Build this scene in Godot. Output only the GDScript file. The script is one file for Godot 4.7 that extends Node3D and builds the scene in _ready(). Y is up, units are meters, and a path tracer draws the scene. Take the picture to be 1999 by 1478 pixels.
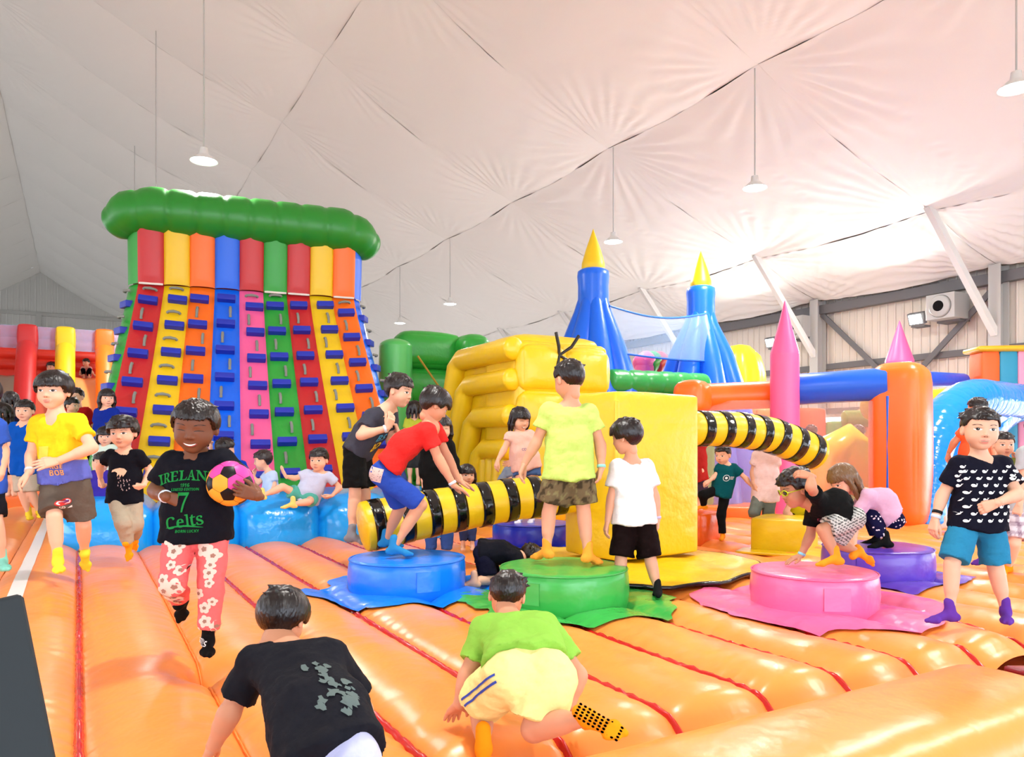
extends Node3D

const F := 1480.0          # focal length in pixels of the 1999 x 1478 frame
const CAM_Y := 1.05        # lens height above the crests of the mattress
const HORIZON := 870.0     # pixel row of the horizon
const TURN := -29.74       # the camera looks this far to the side of the hall's length

var M := {}                # materials
var eye := Vector3(0, CAM_Y, 0)
var ax := Vector3.RIGHT    # camera's right, level
var fw := Vector3.FORWARD  # camera's forward, level
var used := {}

# ---------------------------------------------------------------- a mesh under construction
class Acc:
	var v := PackedVector3Array()
	var n := PackedVector3Array()
	var c := PackedColorArray()
	var i := PackedInt32Array()
	func put(o: Acc, t: Transform3D, col = null, mirror := false) -> void:
		var base := v.size()
		var nb := t.basis.inverse().transposed()
		for k in o.v.size():
			v.append(t * o.v[k])
			n.append((nb * o.n[k]).normalized())
			c.append(o.c[k] if col == null else col)
		if mirror:
			for k in range(0, o.i.size(), 3):
				i.append(base + o.i[k]); i.append(base + o.i[k + 2]); i.append(base + o.i[k + 1])
		else:
			for k in o.i.size():
				i.append(base + o.i[k])
	func mesh() -> ArrayMesh:
		var a := []
		a.resize(Mesh.ARRAY_MAX)
		a[Mesh.ARRAY_VERTEX] = v
		a[Mesh.ARRAY_NORMAL] = n
		if c.size() == v.size():
			a[Mesh.ARRAY_COLOR] = c
		a[Mesh.ARRAY_INDEX] = i
		var m := ArrayMesh.new()
		m.add_surface_from_arrays(Mesh.PRIMITIVE_TRIANGLES, a)
		return m
	# a grid of (nu + 1) x (nv + 1) points, points[u * (nv + 1) + v]; smooth normals, joined round where asked
	func grid(p: PackedVector3Array, nu: int, nv: int, flip := false, loop_v := false, col := Color.WHITE) -> void:
		var base := v.size()
		var w := nv + 1
		var nn := PackedVector3Array()
		nn.resize(p.size())
		for a in nu:
			for b in nv:
				var k := a * w + b
				var q := (p[k + w + 1] - p[k]).cross(p[k + 1] - p[k + w])
				if flip:
					q = -q
				nn[k] += q; nn[k + 1] += q; nn[k + w] += q; nn[k + w + 1] += q
				if flip:
					i.append_array(PackedInt32Array([base + k, base + k + w, base + k + 1, base + k + 1, base + k + w, base + k + w + 1]))
				else:
					i.append_array(PackedInt32Array([base + k, base + k + 1, base + k + w, base + k + 1, base + k + w + 1, base + k + w]))
		if loop_v:
			for a in nu + 1:
				var s := nn[a * w] + nn[a * w + nv]
				nn[a * w] = s
				nn[a * w + nv] = s
		for k in p.size():
			v.append(p[k]); n.append(nn[k].normalized()); c.append(col)

# ---------------------------------------------------------------- smooth fields meshed as surface nets
class Field:
	var cell: float
	var o: Vector3
	var nx: int
	var ny: int
	var nz: int
	var g := PackedFloat32Array()
	var near := PackedInt32Array()
	var mark := PackedByteArray()
	func _init(lo: Vector3, hi: Vector3, size: float) -> void:
		cell = size
		o = lo - Vector3.ONE * size * 3.0
		var d := (hi - lo) / size
		nx = int(d.x) + 8
		ny = int(d.y) + 8
		nz = int(d.z) + 8
		g.resize(nx * ny * nz)
		g.fill(100.0)
		mark.resize(nx * ny * nz)
	# a tapered capsule joined with the smoothness k; cuts is [point, normal, ...]: what lies beyond is taken off
	func bone(a: Vector3, b: Vector3, ra: float, rb: float, k: float, cuts: Array = []) -> void:
		var m := 3.3 * cell + k * 0.6
		var lo := ((a - Vector3.ONE * ra).min(b - Vector3.ONE * rb) - Vector3.ONE * m - o) / cell
		var hi := ((a + Vector3.ONE * ra).max(b + Vector3.ONE * rb) + Vector3.ONE * m - o) / cell
		var x0 := maxi(0, int(lo.x)); var x1 := mini(nx - 1, int(hi.x) + 1)
		var y0 := maxi(0, int(lo.y)); var y1 := mini(ny - 1, int(hi.y) + 1)
		var z0 := maxi(0, int(lo.z)); var z1 := mini(nz - 1, int(hi.z) + 1)
		var ba := b - a
		var inv := 1.0 / maxf(ba.length_squared(), 1e-9)
		var band := 2.6 * cell
		var far := maxf(ra, rb) + m
		var far2 := far * far
		var nc := cuts.size()
		for z in range(z0, z1 + 1):
			for y in range(y0, y1 + 1):
				var at := (z * ny + y) * nx + x0
				var pa := Vector3(o.x + x0 * cell, o.y + y * cell, o.z + z * cell) - a
				for x in range(x0, x1 + 1):
					var h := clampf(pa.dot(ba) * inv, 0.0, 1.0)
					var d2 := (pa - ba * h).length_squared()
					if d2 < far2:
						var d := sqrt(d2) - ra - (rb - ra) * h
						if nc:
							for q in range(0, nc, 2):
								d = maxf(d, (pa + a - cuts[q]).dot(cuts[q + 1]))
						var e := g[at]
						if e < 50.0:
							var t := k - absf(d - e)
							d = minf(d, e) - (t * t / (4.0 * k) if t > 0.0 else 0.0)
						g[at] = d
						if d < band and d > -band and mark[at] == 0:
							mark[at] = 1
							near.append(at)
					at += 1
					pa.x += cell
	func shape(lo3: Vector3, hi3: Vector3, f: Callable, k: float, take := false) -> void:
		var lo := (lo3 - o) / cell
		var hi := (hi3 - o) / cell
		var band := 2.1 * cell
		for z in range(maxi(0, int(lo.z)), mini(nz - 1, int(hi.z) + 1) + 1):
			for y in range(maxi(0, int(lo.y)), mini(ny - 1, int(hi.y) + 1) + 1):
				for x in range(maxi(0, int(lo.x)), mini(nx - 1, int(hi.x) + 1) + 1):
					var at := (z * ny + y) * nx + x
					var d: float = f.call(Vector3(o.x + x * cell, o.y + y * cell, o.z + z * cell))
					var e := g[at]
					if take:
						d = -d
						if e > 50.0:
							continue
						var t := k - absf(d - e)
						d = maxf(d, e) + (t * t / (4.0 * k) if t > 0.0 else 0.0)
					elif e < 50.0:
						var t := k - absf(d - e)
						d = minf(d, e) - (t * t / (4.0 * k) if t > 0.0 else 0.0)
					g[at] = d
					if d < band and d > -band and mark[at] == 0:
						mark[at] = 1
						near.append(at)
	func ball(c: Vector3, r: Vector3, k: float, take := false) -> void:
		var m := Vector3.ONE * (2.6 * cell + k * 0.6)
		var r2 := r * r
		shape(c - r - m, c + r + m, func(p: Vector3) -> float:
			var q := p - c
			var k0 := (q / r).length()
			return k0 * (k0 - 1.0) / maxf((q / r2).length(), 1e-6), k, take)
	func ruffle(noise: FastNoiseLite, amount: float, stretch: Vector3) -> void:
		for at in near:
			var x := at % nx
			var y := (at / nx) % ny
			var z := at / (nx * ny)
			g[at] += amount * noise.get_noise_3dv(Vector3(x, y, z) * cell * stretch)
	func value(p: Vector3) -> float:
		var q := (p - o) / cell
		if q.x < 0 or q.y < 0 or q.z < 0 or q.x >= nx - 1 or q.y >= ny - 1 or q.z >= nz - 1:
			return 3.0 * cell
		var x := int(q.x); var y := int(q.y); var z := int(q.z)
		var fx := q.x - x; var fy := q.y - y; var fz := q.z - z
		var at := (z * ny + y) * nx + x
		var s := nx * ny
		var l := func(k): return minf(g[k], 3.0 * cell)
		var a: float = lerpf(lerpf(l.call(at), l.call(at + 1), fx), lerpf(l.call(at + nx), l.call(at + nx + 1), fx), fy)
		var b: float = lerpf(lerpf(l.call(at + s), l.call(at + s + 1), fx), lerpf(l.call(at + s + nx), l.call(at + s + nx + 1), fx), fy)
		return lerpf(a, b, fz)
	# from p along d to the surface; lift proud of it
	func hit(p: Vector3, d: Vector3, lift: float) -> Vector3:
		var q := p
		for k in 40:
			var h := value(q)
			if h < 0.0005:
				break
			q += d * maxf(h * 0.85, 0.0004)
		return q - d * lift
	func mesh(acc: Acc, col: Color, paint = null) -> void:
		var id := PackedInt32Array()
		id.resize(g.size())
		id.fill(-1)
		var s := nx * ny
		var kept := PackedInt32Array()
		var half := 0.55 * cell
		for at in near:
			var x := at % nx
			var y := (at / nx) % ny
			var z := at / s
			if x >= nx - 1 or y >= ny - 1 or z >= nz - 1:
				continue
			var a := g[at]; var b := g[at + 1]; var c := g[at + nx]; var d := g[at + nx + 1]
			var e := g[at + s]; var f := g[at + s + 1]; var h := g[at + s + nx]; var j := g[at + s + nx + 1]
			var lo := minf(minf(minf(a, b), minf(c, d)), minf(minf(e, f), minf(h, j)))
			if lo >= 0.0:
				continue
			var hi := maxf(maxf(maxf(a, b), maxf(c, d)), maxf(maxf(e, f), maxf(h, j)))
			if hi < 0.0:
				continue
			var gr := Vector3(b + d + f + j - a - c - e - h, c + d + h + j - a - b - e - f, e + f + h + j - a - b - c - d) / (4.0 * cell)
			var val := (a + b + c + d + e + f + h + j) * 0.125
			var mv := -gr * val / maxf(gr.length_squared(), 1e-6)
			mv = mv.clamp(Vector3.ONE * -half, Vector3.ONE * half)
			var p := o + Vector3(x + 0.5, y + 0.5, z + 0.5) * cell + mv
			id[at] = acc.v.size()
			kept.append(at)
			acc.v.append(p)
			acc.n.append(gr.normalized())
			acc.c.append(col if paint == null else paint.call(p))
		for at in kept:
			var a := g[at] < 0.0
			_quad(acc, id, a, g[at + 1] < 0.0, at, at - nx, at - nx - s, at - s)
			_quad(acc, id, a, g[at + nx] < 0.0, at, at - s, at - s - 1, at - 1)
			_quad(acc, id, a, g[at + s] < 0.0, at, at - 1, at - 1 - nx, at - nx)
	func _quad(acc: Acc, id: PackedInt32Array, a: bool, b: bool, p: int, q: int, r: int, t: int) -> void:
		if a == b or r < 0:
			return
		var i0 := id[p]; var i1 := id[q]; var i2 := id[r]; var i3 := id[t]
		if i1 < 0 or i2 < 0 or i3 < 0:
			return
		if a:
			acc.i.append_array(PackedInt32Array([i0, i2, i1, i0, i3, i2]))
		else:
			acc.i.append_array(PackedInt32Array([i0, i1, i2, i0, i2, i3]))

# ---------------------------------------------------------------- small helpers
func lin(c: Color) -> Color:
	return c.srgb_to_linear()

# the point at the depth d (metres along the level view axis) behind the pixel
func W(px: float, py: float, d: float) -> Vector3:
	return eye + ax * ((px - 999.5) / F * d) + Vector3.UP * ((HORIZON - py) / F * d) + fw * d

# the point behind the pixel at the height y
func on_level(px: float, py: float, y := 0.0) -> Vector3:
	return W(px, py, (CAM_Y - y) * F / (py - HORIZON))

func numbered(called: String) -> String:
	var k: int = used.get(called, -1) + 1
	used[called] = k
	return called if k == 0 else "%s_%03d" % [called, k]

func thing(called: String, label: String, category: String, at := Vector3.ZERO, turn := 0.0, group := "") -> Node3D:
	var o := Node3D.new()
	o.name = numbered(called)
	add_child(o)
	o.position = at
	o.rotation.y = turn
	o.set_meta("label", label)
	o.set_meta("category", category)
	if group:
		o.set_meta("group", group)
	return o

func struct(called: String, m, mat: Material, parent: Node3D = null, at := Transform3D()) -> MeshInstance3D:
	var o := part(called, m, mat, self if parent == null else parent, at)
	if parent == null:
		o.set_meta("kind", "structure")
	return o

func part(called: String, m, mat: Material, parent: Node3D, at := Transform3D()) -> MeshInstance3D:
	var o := MeshInstance3D.new()
	o.name = called
	o.mesh = m.mesh() if m is Acc else m
	o.material_override = mat
	o.transform = at
	parent.add_child(o, true)
	return o

func at3(p: Vector3, yaw := 0.0) -> Transform3D:
	return Transform3D(Basis(Vector3.UP, yaw), p)

# a soft box: rounded edges, faces blown up by bulge
func puff(size: Vector3, r: float, bulge: float, n := 10, at := Transform3D(), acc: Acc = null) -> Acc:
	if acc == null:
		acc = Acc.new()
	var h := size * 0.5
	r = minf(r, minf(h.x, minf(h.y, h.z)) * 0.98)
	for face in 6:
		var w := face / 2
		var s := 1.0 if face % 2 == 0 else -1.0
		var u := (w + 1) % 3
		var v := (w + 2) % 3
		var p := PackedVector3Array()
		for a in n + 1:
			for b in n + 1:
				var q := Vector3.ZERO
				q[w] = s
				q[u] = sin((2.0 * a / n - 1.0) * PI / 2.0) * (1.0 if true else 0.0)
				q[v] = sin((2.0 * b / n - 1.0) * PI / 2.0)
				var full := q * h
				var inner := full.clamp(-(h - Vector3.ONE * r), h - Vector3.ONE * r)
				var e := inner + (full - inner).normalized() * r
				var f := 1.0
				for k in 3:
					if k != w:
						f *= 1.0 - q[k] * q[k]
				e[w] += s * bulge * f
				p.append(at * e)
		acc.grid(p, n, n, s > 0.0)
	return acc

func box(size: Vector3, at := Transform3D(), acc: Acc = null, bevel := 0.006) -> Acc:
	if acc == null:
		acc = Acc.new()
	var h := size * 0.5
	bevel = minf(bevel, minf(h.x, minf(h.y, h.z)) * 0.8)
	for face in 6:
		var w := face / 2
		var s := 1.0 if face % 2 == 0 else -1.0
		var u := (w + 1) % 3
		var v := (w + 2) % 3
		var ku := [-h[u], -h[u] + bevel, h[u] - bevel, h[u]]
		var kv := [-h[v], -h[v] + bevel, h[v] - bevel, h[v]]
		var p := PackedVector3Array()
		for a in 4:
			for b in 4:
				var q := Vector3.ZERO
				var rim: bool = a == 0 or a == 3 or b == 0 or b == 3
				q[w] = s * (h[w] - (bevel * 0.42 if rim else 0.0))
				q[u] = ku[a] * (1.0 - (bevel * 0.42 / h[u] if a == 0 or a == 3 else 0.0))
				q[v] = kv[b] * (1.0 - (bevel * 0.42 / h[v] if b == 0 or b == 3 else 0.0))
				p.append(at * q)
		acc.grid(p, 3, 3, s > 0.0)
	return acc

# a swept tube; radii per point, the ends closed with domes of the height cap (0 flat); pleats dents every pitch metres
func tube(pts: Array, radii: Array, seg := 20, cap := 0.3, acc: Acc = null, pitch := 0.0, dent := 0.0, flat := Vector3.ZERO) -> Acc:
	if acc == null:
		acc = Acc.new()
	var c := PackedVector3Array()
	var rr := PackedFloat32Array()
	var d0: Vector3 = (pts[0] - pts[1]).normalized()
	var d1: Vector3 = (pts[-1] - pts[-2]).normalized()
	var steps := 5 if cap > 0.0 else 1
	for k in steps:
		var a := PI / 2.0 * (1.0 - float(k) / steps)
		c.append(pts[0] + d0 * sin(a) * cap * radii[0]); rr.append(maxf(cos(a), 0.001) * radii[0] if cap > 0.0 else 0.001)
	var along := 0.0
	for k in pts.size():
		if k > 0:
			var l: float = (pts[k] - pts[k - 1]).length()
			var n := 1
			if pitch > 0.0:
				n = maxi(1, int(l / pitch * 10.0))
			for q in range(1, n):
				var f := float(q) / n
				var s := along + l * f
				c.append(pts[k - 1].lerp(pts[k], f))
				var w: float = absf(sin(PI * s / pitch)) if pitch > 0.0 else 1.0
				rr.append(lerpf(radii[k - 1], radii[k], f) - dent * pow(1.0 - w, 3.0))
			along += l
		c.append(pts[k]); rr.append(radii[k])
	for k in range(steps - 1, -1, -1):
		var a := PI / 2.0 * (1.0 - float(k) / steps)
		c.append(pts[-1] + d1 * sin(a) * cap * radii[-1]); rr.append(maxf(cos(a), 0.001) * radii[-1] if cap > 0.0 else 0.001)
	var up := Vector3.UP if absf(d0.y) < 0.8 else Vector3.RIGHT
	var p := PackedVector3Array()
	var last := Vector3.ZERO
	for k in c.size():
		var t := c[mini(k + 1, c.size() - 1)] - c[maxi(k - 1, 0)]
		t = t.normalized() if t.length() > 1e-6 else d1
		if last == Vector3.ZERO:
			last = up.cross(t).normalized()
		var x := (last - t * last.dot(t)).normalized()
		last = x
		var y := t.cross(x)
		for s in seg + 1:
			var a := TAU * s / seg
			p.append(c[k] + (x * cos(a) + y * sin(a)) * rr[k])
	acc.grid(p, c.size() - 1, seg, false, true)
	return acc

# a turned shape about y: prof is a list of Vector2(radius, height)
func lathe(prof: Array, seg := 28, lobes := 0, lobe := 0.0, at := Transform3D(), acc: Acc = null) -> Acc:
	if acc == null:
		acc = Acc.new()
	var p := PackedVector3Array()
	for k in prof.size():
		for s in seg + 1:
			var a := TAU * s / seg
			var r: float = prof[k].x
			if lobes:
				r *= 1.0 - lobe * pow(1.0 - absf(sin(a * lobes / 2.0)), 2.0)
			p.append(at * Vector3(cos(a) * r, prof[k].y, sin(a) * r))
	acc.grid(p, prof.size() - 1, seg, true, true)
	return acc

# a flat or curved plate cut to a polygon (x, y) and given the thickness t along z
func plate(poly: PackedVector2Array, t: float, at := Transform3D(), acc: Acc = null) -> Acc:
	if acc == null:
		acc = Acc.new()
	var tri := Geometry2D.triangulate_polygon(poly)
	for side in 2:
		var base := acc.v.size()
		var z := t * 0.5 if side == 0 else -t * 0.5
		var nn := at.basis * Vector3(0, 0, 1 if side == 0 else -1)
		for q in poly:
			acc.v.append(at * Vector3(q.x, q.y, z)); acc.n.append(nn.normalized()); acc.c.append(Color.WHITE)
		for k in range(0, tri.size(), 3):
			var a0 := base + tri[k]
			var a1 := base + tri[k + 1]
			var a2 := base + tri[k + 2]
			if (acc.v[a1] - acc.v[a0]).cross(acc.v[a2] - acc.v[a0]).dot(nn) > 0.0:
				acc.i.append_array(PackedInt32Array([a0, a2, a1]))
			else:
				acc.i.append_array(PackedInt32Array([a0, a1, a2]))
	var turned := Geometry2D.is_polygon_clockwise(poly)
	for k in poly.size():
		var a := poly[k]
		var b := poly[(k + 1) % poly.size()]
		if turned:
			a = poly[(k + 1) % poly.size()]
			b = poly[k]
		var p := PackedVector3Array([at * Vector3(a.x, a.y, -t / 2), at * Vector3(a.x, a.y, t / 2), at * Vector3(b.x, b.y, -t / 2), at * Vector3(b.x, b.y, t / 2)])
		acc.grid(p, 1, 1)
	return acc
# ================================================================ materials
func noise_map(freq: float, octaves: int, bump: float, size := 512, kind := FastNoiseLite.TYPE_SIMPLEX_SMOOTH, sd := 3) -> NoiseTexture2D:
	var t := NoiseTexture2D.new()
	t.width = size
	t.height = size
	t.seamless = true
	t.as_normal_map = true
	t.bump_strength = bump
	var n := FastNoiseLite.new()
	n.noise_type = kind
	n.seed = sd
	n.frequency = freq
	n.fractal_octaves = octaves
	t.noise = n
	return t

func vinyl(c: Color, rough := 0.30, wrinkle := 0.25) -> StandardMaterial3D:
	var key := "vinyl %s %.2f %.2f" % [c.to_html(), rough, wrinkle]
	if plain_mats.has(key):
		return plain_mats[key]
	var m := StandardMaterial3D.new()
	m.resource_name = "vinyl"
	m.albedo_color = c
	m.roughness = rough
	m.metallic_specular = 0.5
	m.normal_enabled = true
	m.normal_texture = M.wrinkle_map
	m.normal_scale = wrinkle
	m.uv1_triplanar = true
	m.uv1_world_triplanar = true
	m.uv1_scale = Vector3.ONE * 0.7
	plain_mats[key] = m
	return m

func make_materials() -> void:
	M.wrinkle_map = noise_map(0.012, 4, 6.0)
	M.weave_map = noise_map(0.02, 4, 7.0, 512, FastNoiseLite.TYPE_SIMPLEX_SMOOTH, 9)
	var sk := StandardMaterial3D.new()
	sk.vertex_color_use_as_albedo = true
	sk.roughness = 0.52
	sk.metallic_specular = 0.4
	sk.resource_name = "skin"
	M.skin = sk
	var cl := StandardMaterial3D.new()
	cl.vertex_color_use_as_albedo = true
	cl.roughness = 0.85
	cl.metallic_specular = 0.25
	cl.normal_enabled = true
	cl.normal_texture = M.weave_map
	cl.normal_scale = 0.5
	cl.uv1_triplanar = true
	cl.uv1_scale = Vector3.ONE * 4.0
	cl.resource_name = "cloth"
	M.cloth = cl
	var kn: StandardMaterial3D = cl.duplicate()
	kn.uv1_scale = Vector3.ONE * 14.0
	kn.resource_name = "knit"
	M.knit = kn
	var hr := StandardMaterial3D.new()
	hr.vertex_color_use_as_albedo = true
	hr.roughness = 0.36
	hr.metallic_specular = 0.5
	hr.normal_enabled = true
	hr.normal_texture = M.weave_map
	hr.normal_scale = 0.45
	hr.uv1_triplanar = true
	hr.uv1_scale = Vector3(26, 3, 26)
	hr.resource_name = "hair"
	M.hair = hr
# ================================================================ people
# Heads, hair, hands and feet are modelled once in their own unit space and joined to each body.
var head_field: Field
var heads := {}            # "neutral", "smile", "closed" -> Acc (skin is white, features coloured)
var hairs := {}
var hands := {}
var foot: Acc
var cloth_noise := FastNoiseLite.new()
const SKINMARK := Color(1, 1, 1, 1)

func make_head() -> void:
	var f := Field.new(Vector3(-0.46, -0.78, -0.56), Vector3(0.46, 0.58, 0.52), 0.024)
	f.ball(Vector3(0, 0.11, -0.06), Vector3(0.37, 0.39, 0.44), 0.05)
	f.ball(Vector3(0, -0.13, 0.06), Vector3(0.315, 0.345, 0.315), 0.12)
	f.ball(Vector3(0.16, -0.18, 0.15), Vector3(0.15, 0.16, 0.17), 0.10)
	f.ball(Vector3(-0.16, -0.18, 0.15), Vector3(0.15, 0.16, 0.17), 0.10)
	f.ball(Vector3(0, -0.40, 0.20), Vector3(0.13, 0.09, 0.11), 0.12)
	f.bone(Vector3(0, -0.20, -0.10), Vector3(0, -0.46, -0.13), 0.17, 0.155, 0.10)
	for s in [-1.0, 1.0]:
		f.ball(Vector3(s * 0.155, 0.015, 0.45), Vector3(0.10, 0.05, 0.10), 0.05, true)
	f.bone(Vector3(0, 0.02, 0.345), Vector3(0, -0.125, 0.405), 0.028, 0.045, 0.05)
	f.bone(Vector3(-0.05, -0.145, 0.365), Vector3(0.05, -0.145, 0.365), 0.034, 0.034, 0.03)
	f.bone(Vector3(-0.075, -0.262, 0.335), Vector3(0.075, -0.262, 0.335), 0.024, 0.024, 0.04)
	f.bone(Vector3(-0.055, -0.305, 0.335), Vector3(0.055, -0.305, 0.335), 0.028, 0.028, 0.04)
	for s in [-1.0, 1.0]:
		f.ball(Vector3(s * 0.375, -0.055, -0.05), Vector3(0.045, 0.125, 0.08), 0.03)
		f.ball(Vector3(s * 0.425, -0.04, -0.015), Vector3(0.03, 0.07, 0.04), 0.02, true)
	head_field = f
	var skin := Acc.new()
	f.mesh(skin, SKINMARK)
	for mood in ["neutral", "smile", "closed"]:
		var a := Acc.new()
		a.put(skin, Transform3D())
		var dark := lin(Color(0.07, 0.05, 0.05))
		for s in [-1.0, 1.0]:
			var c := Vector2(s * 0.155, 0.005)
			if mood == "neutral":
				stamp(a, almond(c, 0.082, 0.036, 0.030), lin(Color(0.93, 0.91, 0.89)), 0.004)
				stamp(a, almond(c + Vector2(0, 0.002), 0.038, 0.036, 0.032), dark, 0.007)
				stamp(a, almond(c + Vector2(0.010, 0.012), 0.007, 0.007, 0.007), lin(Color(0.9, 0.9, 0.92)), 0.010)
				stamp(a, band(c + Vector2(0, 0.012), 0.085, 0.022, 0.011), dark, 0.008)
			else:
				stamp(a, band(c + Vector2(0, -0.018), 0.085, -0.016 if mood == "closed" else 0.014, 0.014), dark, 0.006)
			stamp(a, band(c + Vector2(s * 0.01, 0.095), 0.095, 0.018, 0.020), lin(Color(0.13, 0.10, 0.09)), 0.006)
			stamp(a, almond(Vector2(s * 0.028, -0.168), 0.015, 0.008, 0.008), lin(Color(0.42, 0.22, 0.18)), 0.004)
		var lip := lin(Color(0.80, 0.46, 0.42))
		if mood == "smile":
			stamp(a, band(Vector2(0, -0.262), 0.13, -0.038, 0.055), lin(Color(0.62, 0.30, 0.28)), 0.006)
			stamp(a, band(Vector2(0, -0.258), 0.105, -0.034, 0.028), lin(Color(0.95, 0.94, 0.90)), 0.010)
		else:
			stamp(a, band(Vector2(0, -0.262), 0.095, 0.008, 0.026), lip, 0.004)
			stamp(a, band(Vector2(0, -0.305), 0.075, -0.010, 0.030), lip, 0.004)
			stamp(a, band(Vector2(0, -0.284), 0.088, 0.0, 0.009), lin(Color(0.40, 0.17, 0.16)), 0.006)
		heads[mood] = a

# flat outlines in the face's own plane
func almond(c: Vector2, w: float, up: float, down: float) -> PackedVector2Array:
	var p := PackedVector2Array()
	for k in 16:
		var a := TAU * k / 16.0
		p.append(c + Vector2(cos(a) * w, sin(a) * (up if sin(a) > 0.0 else down)))
	return p

func band(c: Vector2, w: float, arch: float, thick: float) -> PackedVector2Array:
	var p := PackedVector2Array()
	for k in 11:
		var x := k / 5.0 - 1.0
		p.append(c + Vector2(x * w, arch * (1.0 - x * x) + thick * 0.5 * sqrt(maxf(1.0 - x * x * 0.97, 0.0))))
	for k in 11:
		var x := 1.0 - k / 5.0
		p.append(c + Vector2(x * w, arch * (1.0 - x * x) - thick * 0.5 * sqrt(maxf(1.0 - x * x * 0.97, 0.0))))
	return p

func stamp(a: Acc, poly: PackedVector2Array, col: Color, lift: float) -> void:
	lay(a, poly, head_field, Transform3D(Basis(), Vector3(0, 0, 0.7)), col, lift)

# lays a polygon on the surface of a field, along -z of the frame
func lay(a: Acc, poly: PackedVector2Array, f: Field, fr: Transform3D, col: Color, lift: float) -> void:
	var tri := Geometry2D.triangulate_polygon(poly)
	var pts := PackedVector3Array()
	for q in poly:
		pts.append(Vector3(q.x, q.y, 0))
	lay3(a, pts, tri, f, fr, col, lift)

func lay3(a: Acc, pts: PackedVector3Array, tri: PackedInt32Array, f: Field, fr: Transform3D, col: Color, lift: float) -> void:
	var d := -fr.basis.z.normalized()
	var base := a.v.size()
	var e := f.cell * 0.5
	var missed := {}
	for q in pts:
		var p := f.hit(fr * Vector3(q.x, q.y, 0), d, 0.0)
		var gr := Vector3(f.value(p + Vector3(e, 0, 0)) - f.value(p - Vector3(e, 0, 0)), f.value(p + Vector3(0, e, 0)) - f.value(p - Vector3(0, e, 0)), f.value(p + Vector3(0, 0, e)) - f.value(p - Vector3(0, 0, e)))
		gr = gr.normalized() if gr.length() > 1e-6 else -d
		if f.value(p) > f.cell * 0.5:
			missed[a.v.size()] = true
		a.v.append(p + gr * lift)
		a.n.append(gr)
		a.c.append(col)
	for k in range(0, tri.size(), 3):
		var i0 := base + tri[k]
		var i1 := base + tri[k + 1]
		var i2 := base + tri[k + 2]
		# a face that slid off the side of the body is left out
		var span := maxf((a.v[i0] - a.v[i1]).length(), maxf((a.v[i1] - a.v[i2]).length(), (a.v[i0] - a.v[i2]).length()))
		var flat := maxf((pts[tri[k]] - pts[tri[k + 1]]).length(), maxf((pts[tri[k + 1]] - pts[tri[k + 2]]).length(), (pts[tri[k]] - pts[tri[k + 2]]).length()))
		if span > flat * 3.0 + 0.015 or missed.has(i0) or missed.has(i1) or missed.has(i2):
			continue
		if (a.v[i1] - a.v[i0]).cross(a.v[i2] - a.v[i0]).dot(-d) > 0.0:
			a.i.append_array(PackedInt32Array([i0, i2, i1]))
		else:
			a.i.append_array(PackedInt32Array([i0, i1, i2]))

func cut_up(poly: PackedVector2Array, size: float) -> Array:
	# splits an outline into small pieces, so that it can follow a curved body
	var lo := poly[0]
	var hi := poly[0]
	for q in poly:
		lo = lo.min(q)
		hi = hi.max(q)
	var out := []
	for x in int((hi.x - lo.x) / size) + 1:
		for y in int((hi.y - lo.y) / size) + 1:
			var c := lo + Vector2(x, y) * size
			for piece in Geometry2D.intersect_polygons(poly, PackedVector2Array([c, c + Vector2(size, 0), c + Vector2(size, size), c + Vector2(0, size)])):
				out.append(piece)
	return out

# ---------------------------------------------------------------- hair
func hairline(z: float, front: float, side: float, back: float) -> float:
	var zz := [0.60, 0.22, 0.12, -0.12, -0.26, -0.6]
	var yy := [front, front, side, side, back, back]
	for k in 5:
		if z >= zz[k + 1]:
			var t := clampf((z - zz[k + 1]) / (zz[k] - zz[k + 1]), 0.0, 1.0)
			return lerpf(yy[k + 1], yy[k], t * t * (3.0 - 2.0 * t))
	return back

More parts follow.
